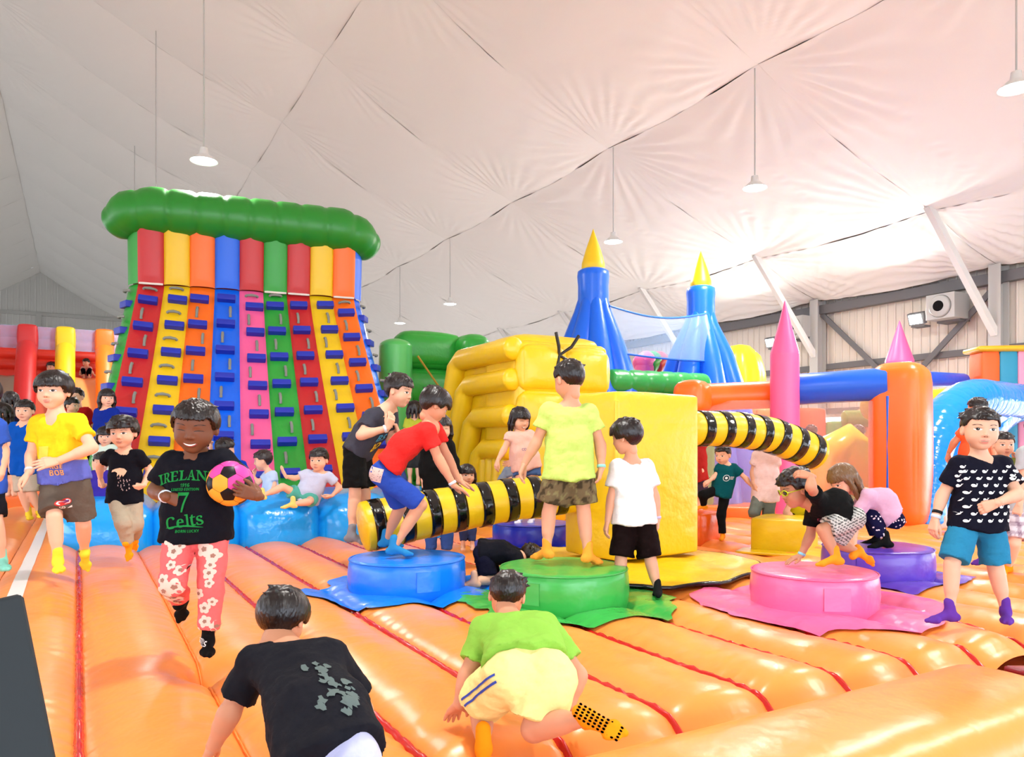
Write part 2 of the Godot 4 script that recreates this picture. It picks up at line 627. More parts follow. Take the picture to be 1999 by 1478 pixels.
func make_hair(called: String, thick: float, front: float, side: float, back: float, tufts: int, locks: Array = [], spike := 0.07) -> void:
	var f := Field.new(Vector3(-0.62, -1.3 if locks else -0.5, -0.72), Vector3(0.62, 0.72, 0.62), 0.026)
	var n := FastNoiseLite.new()
	n.seed = called.hash() % 1000
	n.frequency = 1.0
	var c := Vector3(0, 0.12, -0.06)
	var r := Vector3(0.39 + thick * 1.35, 0.41 + thick * 0.9, 0.46 + thick)
	var r2 := r * r
	f.shape(c - r * 1.12, c + r * 1.12, func(p: Vector3) -> float:
		var q := p - c
		var k0 := (q / r).length()
		var d := k0 * (k0 - 1.0) / maxf((q / r2).length(), 1e-6)
		d += 0.016 * n.get_noise_3d(p.x * 26.0, p.y * 5.0, p.z * 26.0)
		var line := hairline(p.z, front, side, back) + 0.055 * n.get_noise_2d(p.x * 17.0, p.z * 17.0)
		return maxf(d, (line - p.y) * 0.75), 0.02)
	var rng := RandomNumberGenerator.new()
	rng.seed = called.hash()
	for k in tufts:
		var th := rng.randf_range(0, TAU)
		var ph := rng.randf_range(0.15, 1.15)
		var dir := Vector3(sin(ph) * cos(th), cos(ph), sin(ph) * sin(th))
		var s := c + dir * r * 0.92
		var e := c + dir * r * rng.randf_range(1.0, 1.0 + spike) + Vector3(rng.randf_range(-0.12, 0.12), rng.randf_range(-0.06, 0.02), rng.randf_range(-0.12, 0.12))
		f.bone(s, e, 0.06, 0.010, 0.06)
	for l in locks:
		for k in l.size() - 1:
			f.bone(l[k][0], l[k + 1][0], l[k][1], l[k + 1][1], 0.05)
	if locks:
		f.ruffle(n, 0.02, Vector3(24, 3, 24))
	var a := Acc.new()
	f.mesh(a, SKINMARK)
	hairs[called] = a

func make_hairs() -> void:
	make_hair("short", 0.02, 0.24, 0.07, -0.34, 40, [], 0.08)
	make_hair("crop", 0.04, 0.19, 0.05, -0.38, 20)
	make_hair("bowl", 0.075, 0.13, -0.05, -0.42, 14, [], 0.04)
	make_hair("messy", 0.08, 0.18, 0.0, -0.40, 50, [], 0.12)
	make_hair("curly", 0.05, 0.20, 0.02, -0.40, 110, [], 0.06)
	var v := func(x, y, z, r): return [Vector3(x, y, z), r]
	make_hair("tied", 0.035, 0.22, -0.02, -0.40, 6, [[v.call(0, 0.0, -0.48, 0.12), v.call(0.05, -0.3, -0.52, 0.10), v.call(0.1, -0.5, -0.48, 0.04)]])
	var bob := []
	for k in 9:
		var a := lerpf(0.12, 0.88, k / 8.0) * TAU - PI / 2.0 + PI
		bob.append([v.call(cos(a) * 0.40, 0.05, -0.05 + sin(a) * 0.42, 0.10), v.call(cos(a) * 0.43, -0.25, -0.06 + sin(a) * 0.43, 0.09), v.call(cos(a) * 0.40, -0.55, -0.08 + sin(a) * 0.40, 0.05)])
	bob = bob.filter(func(l): return l[0][0].z < 0.16)
	make_hair("bob", 0.05, 0.10, -0.05, -0.30, 4, bob)
	var long := []
	for l in bob:
		long.append(l.slice(0, 2) + [[l[2][0] * Vector3(0.95, 1, 0.95), 0.08], [l[2][0] * Vector3(0.9, 1.9, 0.9), 0.05]])
	make_hair("long", 0.05, 0.14, -0.05, -0.30, 4, long)

# ---------------------------------------------------------------- hands and feet, one unit long
func make_hands() -> void:
	for pose in {"relax": [0.5, 0.0], "flat": [0.10, 1.0], "fist": [1.35, -0.2], "grip": [0.62, 0.9]}:
		var curl: float = {"relax": 0.5, "flat": 0.10, "fist": 1.35, "grip": 0.55}[pose]
		var fan: float = {"relax": 0.25, "flat": 1.0, "fist": 0.0, "grip": 1.2}[pose]
		var f := Field.new(Vector3(-0.4, -0.2, -0.25), Vector3(0.55, 1.1, 0.6), 0.03)
		f.bone(Vector3(0, -0.12, 0), Vector3(0, 0.05, 0), 0.125, 0.13, 0.05)
		for k in 4:
			var x := 0.155 - 0.105 * k
			f.bone(Vector3(x * 0.6, 0.08, 0), Vector3(x, 0.46, 0), 0.10, 0.088, 0.06)
		for k in 4:
			var x := 0.165 - 0.11 * k
			var len: float = [0.46, 0.52, 0.48, 0.37][k]
			var p := Vector3(x, 0.46, 0)
			var tilt := (1.2 - 0.8 * k) * 0.13 * fan
			var a := 0.10 + curl * 0.55
			for s in 3:
				var l: float = len * [0.42, 0.32, 0.26][s]
				var q := p + Vector3(sin(tilt) * cos(a), cos(a) * cos(tilt), sin(a)) * l
				f.bone(p, q, 0.066 - 0.007 * s, 0.060 - 0.008 * s, 0.018)
				p = q
				a += curl * (0.9 if s == 0 else 0.7)
		var out := 0.75 if pose in ["flat", "grip"] else 0.38
		var t0 := Vector3(0.08, 0.12, 0.03)
		var t1 := t0 + Vector3(sin(out), cos(out) * 0.8, 0.25 + curl * 0.2).normalized() * 0.27
		var t2 := t1 + Vector3(sin(out * 0.6), cos(out * 0.6), 0.15 + curl * 0.3).normalized() * 0.18
		var t3 := t2 + Vector3(sin(out * 0.2), cos(out * 0.2), 0.1 + curl * 0.35).normalized() * 0.13
		f.bone(t0, t1, 0.10, 0.078, 0.05)
		f.bone(t1, t2, 0.076, 0.066, 0.02)
		f.bone(t2, t3, 0.066, 0.05, 0.02)
		var acc := Acc.new()
		f.mesh(acc, SKINMARK)
		hands[pose] = acc
	var g := Field.new(Vector3(-0.3, -0.4, -0.45), Vector3(0.3, 0.5, 0.9), 0.04)
	g.bone(Vector3(0, 0.34, 0.0), Vector3(0, -0.02, -0.02), 0.145, 0.16, 0.08)
	g.bone(Vector3(0, -0.12, -0.16), Vector3(0, -0.13, -0.02), 0.125, 0.12, 0.08)
	g.bone(Vector3(0, -0.02, 0.05), Vector3(0.02, -0.15, 0.48), 0.15, 0.10, 0.10)
	g.bone(Vector3(-0.09, -0.16, 0.42), Vector3(0.10, -0.155, 0.46), 0.09, 0.095, 0.08)
	g.bone(Vector3(0.08, -0.16, 0.45), Vector3(0.07, -0.175, 0.66), 0.09, 0.07, 0.06)
	g.bone(Vector3(-0.07, -0.17, 0.42), Vector3(-0.05, -0.18, 0.58), 0.085, 0.065, 0.06)
	foot = Acc.new()
	g.mesh(foot, SKINMARK)

# ---------------------------------------------------------------- one person
# s.d depth of the pelvis, s.h stature, s.head [px, py, dd], s.hp head height in pixels; s.face [yaw, pitch, roll] (0 looks at the lens, + to the picture's right);
# s.sh / s.hip [person's right, person's left] as [px, py, dd]; s.el, s.wr, s.ha, s.kn, s.an, s.to the same with the third value the sign of the way the limb points in depth
func joint(from: Vector3, q: Array, length: float) -> Vector3:
	var a := W(q[0], q[1], 1.0) - eye
	var b := from - eye
	# nearest point of the sight line, then as far along it as the bone's length allows
	var t := a.dot(b) / a.length_squared()
	var gap := (a * t - b).length()
	var extra := sqrt(maxf(length * length - gap * gap, 0.0)) / a.length()
	return eye + a * (t + extra * q[2])

func person(label: String, s: Dictionary) -> Node3D:
	var t_start := Time.get_ticks_msec()
	var h: float = s.h
	var d: float = s.d
	var fat: float = s.get("fat", 1.0)
	var cell: float = s.get("cell", clampf(d * 0.0026, 0.010, 0.022))
	var px := func(q): return W(q[0], q[1], d + q[2])
	var sh := [px.call(s.sh[0]), px.call(s.sh[1])]
	var hip := [px.call(s.hip[0]), px.call(s.hip[1])]
	var el := []
	var wr := []
	var ha := []
	var kn := []
	var an := []
	var to := []
	for k in 2:
		el.append(joint(sh[k], s.el[k], 0.172 * h))
		wr.append(joint(el[k], s.wr[k], 0.145 * h))
		ha.append(joint(wr[k], s.ha[k], 0.105 * h))
		kn.append(joint(hip[k], s.kn[k], 0.24 * h))
		an.append(joint(kn[k], s.an[k], 0.225 * h))
		to.append(joint(an[k], s.to[k], 0.11 * h))
	var shm: Vector3 = (sh[0] + sh[1]) * 0.5
	var him: Vector3 = (hip[0] + hip[1]) * 0.5
	var up: Vector3 = (shm - him).normalized()
	var side: Vector3 = (sh[1] - sh[0]).normalized()
	var front: Vector3 = side.cross(up).normalized()
	var mid: Vector3 = px.call(s.mid) if s.has("mid") else (shm + him) * 0.5
	# base of the thing
	var low := INF
	for k in 2:
		low = minf(low, minf(an[k].y - 0.03 * h, minf(kn[k].y, to[k].y - 0.01)))
	low = minf(low, him.y - 0.06 * h)
	var base := Vector3(him.x, low, him.z)
	var root := thing("person", label, "person", base, 0.0, s.get("group", ""))
	for arr in [sh, hip, el, wr, ha, kn, an, to]:
		for k in 2:
			arr[k] -= base
	shm -= base; him -= base; mid -= base
	# head
	var hh: float = s.hp * d / F if s.has("hp") else 0.17 * h
	var hc: Vector3 = px.call(s.head) - base
	var fc: Array = s.face
	var yaw := deg_to_rad(fc[0])
	var pit := deg_to_rad(fc[1])
	var look: Vector3 = (ax * sin(yaw) * cos(pit) - fw * cos(yaw) * cos(pit) + Vector3.UP * sin(pit)).normalized()
	var hup: Vector3 = (Vector3.UP * cos(deg_to_rad(fc[2])) + ax * sin(deg_to_rad(fc[2])))
	if absf(hup.dot(look)) > 0.95:
		hup = up
	var hx := hup.cross(look).normalized()
	hup = look.cross(hx).normalized()
	var ht := Transform3D(Basis(hx * hh * s.get("wide", 1.0), hup * hh, look * hh), hc)
	var tone: Color = lin(s.skin)
	var lo := Vector3.INF
	var hi := -Vector3.INF
	for arr in [sh, hip, el, wr, kn, an]:
		for k in 2:
			lo = lo.min(arr[k]); hi = hi.max(arr[k])
	lo = lo.min(hc) - Vector3.ONE * 0.11 * h
	hi = hi.max(hc) + Vector3.ONE * 0.11 * h
	var neck := shm + up * 0.012 * h
	var nape := ht * Vector3(0, -0.34, -0.10)
	var chest := [shm.lerp(sh[0], 0.46) - up * 0.05 * h, shm.lerp(sh[1], 0.46) - up * 0.05 * h]
	var waist := [mid.lerp(mid + side * -0.04 * h, 1.0), mid + side * 0.04 * h]
	var pel := [him.lerp(hip[0], 0.65) + up * 0.03 * h, him.lerp(hip[1], 0.65) + up * 0.03 * h]
	var k1 := 0.05 * h
	# the body: one continuous skin
	var f := Field.new(lo, hi, cell)
	f.bone(nape, neck, 0.034 * h, 0.036 * h, k1)
	f.bone(sh[0], sh[1], 0.034 * h * fat, 0.034 * h * fat, k1)
	for k in 2:
		f.bone(chest[k], waist[k], 0.050 * h * fat, 0.049 * h * fat, k1)
		f.bone(waist[k], pel[k], 0.049 * h * fat, 0.050 * h * fat, k1)
		f.bone(sh[k], el[k], 0.031 * h * fat, 0.025 * h * fat, 0.02 * h)
		f.bone(el[k], wr[k], 0.0265 * h * fat, 0.0185 * h * fat, 0.012 * h)
		f.bone(el[k].lerp(wr[k], 0.12), el[k].lerp(wr[k], 0.4), 0.027 * h * fat, 0.025 * h * fat, 0.012 * h)
		f.bone(hip[k], kn[k], 0.049 * h * fat, 0.032 * h * fat, 0.03 * h)
		f.bone(kn[k], an[k], 0.031 * h * fat, 0.0195 * h * fat, 0.015 * h)
		var back: Vector3 = ((kn[k] - hip[k]).normalized() + (kn[k] - an[k]).normalized())
		back = -back * 0.5
		f.bone(kn[k].lerp(an[k], 0.18) + back * 0.012 * h, kn[k].lerp(an[k], 0.5) + back * 0.012 * h, 0.0315 * h * fat, 0.027 * h * fat, 0.02 * h)
	var skin := Acc.new()
	f.mesh(skin, tone)
	var hd: Acc = heads[s.get("mood", "neutral")]
	var base_v := skin.v.size()
	skin.put(hd, ht)
	for k in range(base_v, skin.v.size()):
		var c := skin.c[k]
		if c.r == 1.0 and c.g == 1.0:
			skin.c[k] = tone
	var hl := 0.108 * h
	for k in 2:
		var y: Vector3 = (ha[k] - wr[k]).normalized()
		var hint: Vector3 = shm.lerp(him, 0.6) - wr[k]
		if s.has("palm"):
			var q = s.palm[k]
			if q != null:
				hint = ax * q[0] + Vector3.UP * q[1] - fw * q[2]
		var z := (hint - y * hint.dot(y)).normalized()
		var x := y.cross(z)
		var pose: String = s.get("hands", ["relax", "relax"])[k]
		skin.put(hands[pose], Transform3D(Basis(x * hl * (1.0 if k == 0 else -1.0), y * hl, z * hl), wr[k]), tone, k == 1)
	var bare: bool = s.get("sock") == null
	for k in 2:
		var z: Vector3 = (to[k] - an[k]).normalized()
		var yy: Vector3 = (kn[k] - an[k]).normalized()
		if not s.get("tip", [false, false])[k]:      # a foot that stands is level
			z = Vector3(z.x, z.y * 0.12, z.z).normalized()
			yy = yy.lerp(Vector3.UP, 0.7)
			to[k] = an[k] + z * 0.11 * h
		if s.has("sole") and s.sole[k] != null:      # a sole turned up
			var q: Array = s.sole[k]
			yy = -(ax * q[0] + Vector3.UP * q[1] - fw * q[2])
		yy = (yy - z * yy.dot(z)).normalized()
		var x := yy.cross(z)
		var fl := 0.152 * h
		s["foot_%d" % k] = Basis(x, yy, z)
		var ft := Transform3D(Basis(x * fl * (1.0 if k == 1 else -1.0), yy * fl, z * fl), an[k])
		if bare:
			skin.put(foot, ft, tone, k == 0)
		else:
			var a := Acc.new()
			a.put(foot, ft, lin(s.sock[k] if s.sock is Array else s.sock), k == 0)
			part("sock", a, M.knit, root)
	part("body", skin, M.skin, root)
	var hr: String = s.get("hair", "crop")
	if hr:
		var a := Acc.new()
		a.put(hairs[hr], ht, lin(s.get("hair_color", Color(0.055, 0.045, 0.045))))
		part("hair", a, M.hair, root)
	# clothes
	var loose: float = s.get("loose", 0.014) * 0.62 * h
	if s.has("shirt"):
		var sf := Field.new(lo - Vector3.ONE * 0.03, hi + Vector3.ONE * 0.03, cell)
		var hem: Vector3 = him - up * s.get("hem", 0.025) * h
		var cut := [hem, -up]
		var collar := [shm + up * 0.040 * h + front * 0.02 * h, (up * 0.9 + front * 0.35).normalized()]
		sf.bone(sh[0], sh[1], 0.038 * h * fat + loose * 0.3, 0.038 * h * fat + loose * 0.3, k1, collar)
		for k in 2:
			sf.bone(chest[k], waist[k], 0.054 * h * fat + loose * 0.7, 0.053 * h * fat + loose, k1, collar)
			var tail: Vector3 = pel[k] - up * (s.get("hem", 0.025) + 0.05) * h
			sf.bone(waist[k], tail, 0.053 * h * fat + loose, 0.057 * h * fat + loose * 1.2, k1, cut)
			sf.bone(hip[k] + up * 0.06 * h, hip[k] - up * (s.get("hem", 0.025) + 0.03) * h, 0.051 * h * fat + loose, (0.052 + s.get("ploose", 0.012) * 0.65) * h * fat + loose, k1, cut)
			var fr: float = s.get("sleeve", 0.6)
			if fr > 0.0:
				if fr <= 1.0:
					var e: Vector3 = sh[k].lerp(el[k], fr)
					sf.bone(sh[k], e, 0.037 * h * fat + loose * 0.5, 0.034 * h * fat + loose * 1.2, 0.02 * h, [e, (el[k] - sh[k]).normalized()])
				else:
					sf.bone(sh[k], el[k], 0.037 * h * fat + loose * 0.5, 0.030 * h * fat + loose * 0.5, 0.02 * h)
					var e: Vector3 = el[k].lerp(wr[k], fr - 1.0)
					sf.bone(el[k], e, 0.030 * h * fat + loose * 0.5, 0.024 * h * fat + loose * 0.5, 0.02 * h, [e, (wr[k] - el[k]).normalized()])
		sf.ruffle(cloth_noise, 0.010 * h, Vector3.ONE)
		sf.ruffle(cloth_noise, 0.0018 * h, Vector3(1.3, 2.2, 1.3))
		var a := Acc.new()
		sf.mesh(a, lin(s.shirt), s.get("shirt_paint"))
		var garment := part("shirt", a, M.cloth, root)
		s.field = sf
		s.frame = Transform3D(Basis(side, up, front), shm.lerp(him, 0.45) + front * 0.35)
		s.rear = Transform3D(Basis(-side, up, -front), shm.lerp(him, 0.45) - front * 0.35)
		s.shirt_node = garment
	if s.has("pants"):
		var pf := Field.new(lo - Vector3.ONE * 0.03, hi + Vector3.ONE * 0.03, cell)
		var lp: float = s.get("ploose", 0.012) * 0.85 * h
		var len: float = s.get("plen", 0.75)
		var top := [him + up * 0.05 * h, up]
		for k in 2:
			pf.bone(mid.lerp(pel[k], 0.55), pel[k], 0.050 * h * fat, 0.052 * h * fat + lp * 0.3, k1, top)
			if len <= 1.0:
				var e: Vector3 = hip[k].lerp(kn[k], len)
				var l1 := lerpf(0.054, 0.038, len)
				pf.bone(hip[k], e, 0.052 * h * fat + lp * 0.6, l1 * h * fat + lp * 1.35, 0.03 * h, [e, (kn[k] - hip[k]).normalized()])
			else:
				pf.bone(hip[k], kn[k], 0.052 * h * fat + lp * 0.6, 0.037 * h * fat + lp, 0.03 * h)
				var e: Vector3 = kn[k].lerp(an[k], len - 1.0)
				pf.bone(kn[k], e, 0.037 * h * fat + lp, lerpf(0.037, 0.027, len - 1.0) * h * fat + lp, 0.02 * h, [e, (an[k] - kn[k]).normalized()])
		pf.ruffle(cloth_noise, 0.009 * h, Vector3(1.0, 1.4, 1.0))
		var a := Acc.new()
		pf.mesh(a, lin(s.pants), s.get("pants_paint"))
		s.pants_node = part(s.get("pants_name", "shorts"), a, M.cloth, root)
		s.pants_field = pf
		s.pants_frame = Transform3D(Basis(side, up, front), him + front * 0.35)
	if s.has("bands"):
		for q in s.bands:      # [which arm, colour, how far towards the elbow]
			var k: int = q[0]
			var dir: Vector3 = (el[k] - wr[k]).normalized()
			var c: Vector3 = wr[k] + dir * q[2] * h
			var r: float = (0.0215 + 0.04 * q[2]) * h * fat
			part("wristband", tube([c - dir * 0.007 * h, c + dir * 0.007 * h], [r, r], 16, 0.0), mat_of(q[1], 0.5), root)
	s.merge({"root": root, "hc": hc, "ht": ht, "wr_": wr, "ha_": ha, "el_": el, "kn_": kn, "an_": an, "to_": to, "sh_": sh, "hip_": hip, "front": front, "up": up, "side": side, "him": him, "shm": shm}, true)
	if Time.get_ticks_msec() - t_start > 1500:
		print("slow person ", label)
	return root

# a print on a garment: outlines laid on the cloth, one part
func print_on(s: Dictionary, polys: Array, col: Color, where := "frame", called := "print") -> void:
	var a := Acc.new()
	var f: Field = s.pants_field if where == "pants_frame" else s.field
	for poly in polys:
		for piece in cut_up(poly, 0.025):
			lay(a, piece, f, s[where], Color.WHITE, 0.0035)
	if a.i.size():
		part(called, a, mat_of(col, 0.8), s.pants_node if where == "pants_frame" else s.shirt_node).set_meta("kind", "stuff")

func text_on(s: Dictionary, text: String, size: float, at: Vector2, col: Color, where := "frame", arch := 0.0, turn := 0.0, serif := false) -> void:
	var f: Field = s.pants_field if where == "pants_frame" else s.field
	var a := Acc.new()
	letters(a, text, size, at, f, s[where], arch, turn, serif)
	if a.i.size():
		part("lettering", a, mat_of(col, 0.8), s.pants_node if where == "pants_frame" else s.shirt_node).set_meta("kind", "stuff")

func letters(a: Acc, text: String, size: float, at: Vector2, f: Field, fr: Transform3D, arch: float, turn: float, serif: bool) -> void:
	var tm := TextMesh.new()
	var font := SystemFont.new()
	font.font_names = PackedStringArray(["Droid Serif" if serif else "Droid Sans"])
	font.font_weight = 700
	tm.font = font
	tm.font_size = 32
	tm.pixel_size = size / 24.0
	tm.depth = 0.0
	tm.curve_step = 4.0
	tm.text = text
	var arr := tm.get_mesh_arrays()
	var pts: PackedVector3Array = arr[Mesh.ARRAY_VERTEX]
	var idx: PackedInt32Array = arr[Mesh.ARRAY_INDEX] if arr[Mesh.ARRAY_INDEX] != null else PackedInt32Array(range(pts.size()))
	var wide := 0.001
	for p in pts:
		wide = maxf(wide, absf(p.x))
	for k in pts.size():
		var p := Vector2(pts[k].x, pts[k].y)
		p.y += arch * (1.0 - pow(p.x / wide, 2.0))
		p = p.rotated(turn) + at
		pts[k] = Vector3(p.x, p.y, 0)
	# long faces are split, so that the letters follow the cloth
	var work := []
	for k in range(0, idx.size(), 3):
		work.append([pts[idx[k]], pts[idx[k + 1]], pts[idx[k + 2]]])
	var fine := PackedVector3Array()
	while work:
		var t: Array = work.pop_back()
		var l := [t[0].distance_to(t[1]), t[1].distance_to(t[2]), t[2].distance_to(t[0])]
		var m := 0 if l[0] >= l[1] and l[0] >= l[2] else (1 if l[1] >= l[2] else 2)
		if l[m] > 0.022:
			var c: Vector3 = (t[m] + t[(m + 1) % 3]) * 0.5
			work.append([t[m], c, t[(m + 2) % 3]])
			work.append([c, t[(m + 1) % 3], t[(m + 2) % 3]])
		else:
			fine.append(t[0]); fine.append(t[1]); fine.append(t[2])
	lay3(a, fine, PackedInt32Array(range(fine.size())), f, fr, Color.WHITE, 0.003)

var plain_mats := {}
func mat_of(c: Color, rough := 0.6, spec := 0.3) -> StandardMaterial3D:
	var key := "%s %.2f" % [c.to_html(), rough]
	if not plain_mats.has(key):
		var m := StandardMaterial3D.new()
		m.albedo_color = c
		m.roughness = rough
		m.metallic_specular = spec
		m.resource_name = "plain"
		plain_mats[key] = m
	return plain_mats[key]
# ================================================================ who is there
const FAIR := Color(0.90, 0.69, 0.57)
const TAN := Color(0.80, 0.56, 0.43)
const BROWN := Color(0.44, 0.26, 0.18)

func both(a: Array) -> Array:
	return [a, a]

func people() -> void:
	near_people()
	game_people()
	far_people()

func near_people() -> void:
	# the girl who runs with the ball
	var g := {"d": 3.78, "h": 1.28, "fat": 1.14, "skin": BROWN, "head": [381, 833, -0.04], "hp": 96, "face": [6, -14, 4], "mood": "smile", "hair": "tied", "wide": 1.08,
		"sh": [[334, 906, 0.02], [434, 902, -0.02]], "hip": [[352, 1040, 0.0], [416, 1040, 0.0]],
		"el": [[304, 958, 0.3], [490, 958, -0.5]], "wr": [[325, 970, -1.0], [503, 968, -1.0]], "ha": [[352, 978, 0.0], [464, 956, -0.25]],
		"kn": [[337, 1138, -0.6], [412, 1146, -0.2]], "an": [[355, 1172, 1.0], [406, 1250, 0.1]], "to": [[352, 1204, 0.3], [404, 1281, -0.8]],
		"hands": ["relax", "grip"], "palm": [[0.2, -0.2, -1.0], [-0.15, 0.0, -1.0]],
		"shirt": Color(0.075, 0.08, 0.10), "sleeve": 0.72, "hem": 0.018, "loose": 0.018, "pants": Color(0.90, 0.42, 0.42), "plen": 1.8, "ploose": 0.006, "pants_name": "leggings",
		"sock": Color(0.06, 0.06, 0.065), "tip": [true, false], "bands": [[0, Color(0.85, 0.88, 0.92), 0.012]]}
	person("girl in a black shirt with green lettering and pink flowered leggings, running with a ball", g)
	var green := Color(0.08, 0.50, 0.22)
	text_on(g, "IRELAND", 0.050, Vector2(0.0, 0.075), green, "frame", 0.022, 0.0, true)
	text_on(g, "1916", 0.018, Vector2(0.0, 0.050), green)
	text_on(g, "LIMITED EDITION", 0.013, Vector2(0.0, 0.030), green)
	text_on(g, "7", 0.095, Vector2(0.0, -0.035), green, "frame", 0.0, 0.0, true)
	text_on(g, "Celts", 0.058, Vector2(0.0, -0.125), green, "frame", 0.0, 0.12, true)
	text_on(g, "BORN LUCKY", 0.014, Vector2(0.015, -0.172), green)
	print_on(g, [band(Vector2(0.0, -0.155), 0.09, 0.008, 0.008)], green)
	flowers(g)
	sock_text(g, 1, "GIRLS", Color(0.9, 0.9, 0.9))

	# the boy in the yellow and blue shirt
	var b := {"d": 5.5, "h": 1.50, "skin": FAIR, "wide": 1.04, "tip": [false, true], "head": [104, 763, -0.03], "hp": 69, "face": [4, -4, 0], "hair": "bowl",
		"sh": [[76, 826, 0.0], [150, 823, -0.06]], "hip": [[107, 950, 0.0], [150, 950, 0.0]],
		"el": [[62, 888, 0.1], [180, 874, -1.0]], "wr": [[57, 922, -0.6], [114, 900, -0.4]], "ha": [[34, 946, 0.0], [76, 907, 0.0]],
		"kn": [[106, 1010, -0.5], [163, 1024, 0.3]], "an": [[113, 1096, 0.2], [165, 1078, 0.8]], "to": [[116, 1124, -0.8], [167, 1106, 0.2]],
		"hands": ["relax", "flat"], "palm": [null, [0.0, -0.5, -1.0]],
		"shirt": Color(0.93, 0.77, 0.12), "sleeve": 0.62, "hem": -0.035, "loose": 0.012, "pants": Color(0.36, 0.32, 0.28), "plen": 0.86, "ploose": 0.022, "sock": Color(0.93, 0.83, 0.22),
		"bands": [[0, Color(0.78, 0.80, 0.80), 0.012]]}
	b.shirt_paint = two_tone(b, Color(0.95, 0.79, 0.12), Color(0.36, 0.40, 0.72), -0.10)
	person("boy running in a yellow and blue shirt, grey shorts and yellow socks", b)
	text_on(b, "SP", 0.034, Vector2(0.028, -0.055), Color(0.86, 0.62, 0.35))
	text_on(b, "NGE", 0.034, Vector2(0.038, -0.100), Color(0.86, 0.62, 0.35))
	text_on(b, "BOB", 0.040, Vector2(0.038, -0.145), Color(0.86, 0.62, 0.35))
	print_on(b, [rect(-0.085, -0.07, 0.075, 0.115)], Color(0.90, 0.80, 0.30))
	var em := Vector2(0.075, -0.095)
	ring_on(b, em, [[0.024, Color(0.80, 0.22, 0.20)], [0.018, Color(0.90, 0.88, 0.86)], [0.013, Color(0.78, 0.20, 0.20)], [0.008, Color(0.25, 0.30, 0.60)]])
	text_on(b, "GDT", 0.016, em + Vector2(0.005, -0.036), Color(0.92, 0.86, 0.82), "pants_frame")
	sock_text(b, 1, "SPRING", Color(0.2, 0.15, 0.1))

	# the boy with the eagle
	var e := {"d": 6.3, "h": 1.2, "skin": FAIR, "wide": 1.05, "tip": [true, true], "head": [240, 845, -0.02], "hp": 57, "face": [4, -6, -3], "hair": "messy",
		"sh": [[217, 889, 0.0], [271, 889, 0.0]], "hip": [[228, 977, 0.0], [260, 977, 0.0]],
		"el": [[194, 908, 0.6], [294, 920, 0.4]], "wr": [[196, 934, 0.3], [279, 948, -0.8]], "ha": [[198, 946, 0.0], [264, 953, 0.0]],
		"kn": [[240, 1022, -0.9], [266, 1024, -0.2]], "an": [[251, 1064, 0.5], [262, 1052, 1.0]], "to": [[249, 1092, -0.3], [263, 1068, 0.3]],
		"hands": ["fist", "fist"],
		"shirt": Color(0.055, 0.06, 0.10), "sleeve": 0.6, "hem": 0.005, "loose": 0.014, "pants": Color(0.66, 0.61, 0.53), "plen": 1.86, "ploose": 0.015, "pants_name": "trousers", "sock": Color(0.95, 0.60, 0.10)}
	person("boy in a navy shirt with a pale eagle print and beige trousers, running", e)
	print_on(e, [PackedVector2Array([Vector2(-0.066, 0.030), Vector2(-0.060, 0.048), Vector2(-0.040, 0.058), Vector2(-0.005, 0.066), Vector2(0.035, 0.060), Vector2(0.055, 0.040), Vector2(0.048, 0.018), Vector2(0.030, -0.006), Vector2(0.022, 0.012), Vector2(0.008, -0.012), Vector2(0.0, 0.014), Vector2(-0.018, -0.004), Vector2(-0.018, 0.024), Vector2(-0.040, 0.036)])], Color(0.86, 0.70, 0.58))
	var chips := []
	var rng := RandomNumberGenerator.new()
	rng.seed = 5
	for k in 20:
		var c := Vector2(rng.randf_range(-0.03, 0.075), rng.randf_range(-0.13, -0.02))
		chips.append(PackedVector2Array([c, c + Vector2(0.010, 0.002), c + Vector2(0.004, 0.016)]))
	print_on(e, chips, Color(0.72, 0.62, 0.62))

	# the boy who climbs up at the front edge
	var c := {"d": 1.98, "h": 1.26, "fat": 0.96, "skin": TAN, "cell": 0.009, "head": [553, 1208, 0.42], "hp": 128, "face": [172, -28, 0], "hair": "bowl",
		"sh": [[646, 1286, 0.28], [498, 1292, 0.32]], "hip": [[690, 1480, -0.02], [606, 1482, 0.0]], "mid": [622, 1388, 0.11],
		"el": [[706, 1385, 0.6], [448, 1392, 0.3]], "wr": [[700, 1440, 0.5], [416, 1458, 0.4]], "ha": [[696, 1462, 0.6], [398, 1490, 0.4]],
		"kn": [[700, 1560, 0.9], [570, 1560, 0.9]], "an": [[716, 1640, -1.0], [560, 1640, -1.0]], "to": [[718, 1680, -1.0], [558, 1680, -1.0]],
		"hands": ["flat", "flat"], "palm": [[0, -1, -0.3], [0, -1, -0.3]],
		"shirt": Color(0.085, 0.095, 0.115), "sleeve": 0.74, "hem": 0.0, "loose": 0.020, "pants": Color(0.72, 0.73, 0.86), "plen": 0.8, "ploose": 0.014}
	person("boy in a black shirt with grey back print climbing onto the mattress edge", c)
	var blots := []
	for k in 34:
		var q := Vector2(0.035 + rng.randf_range(-0.045, 0.055), rng.randf_range(-0.15, 0.07))
		q.x += 0.055 - absf(q.y + 0.05) * 0.25
		var w := rng.randf_range(0.006, 0.018)
		var star := PackedVector2Array()
		for t in 9:
			star.append(q + Vector2.from_angle(t * TAU / 9.0) * w * rng.randf_range(0.45, 1.3))
		blots.append(star)
	print_on(c, blots, Color(0.36, 0.41, 0.40), "rear")

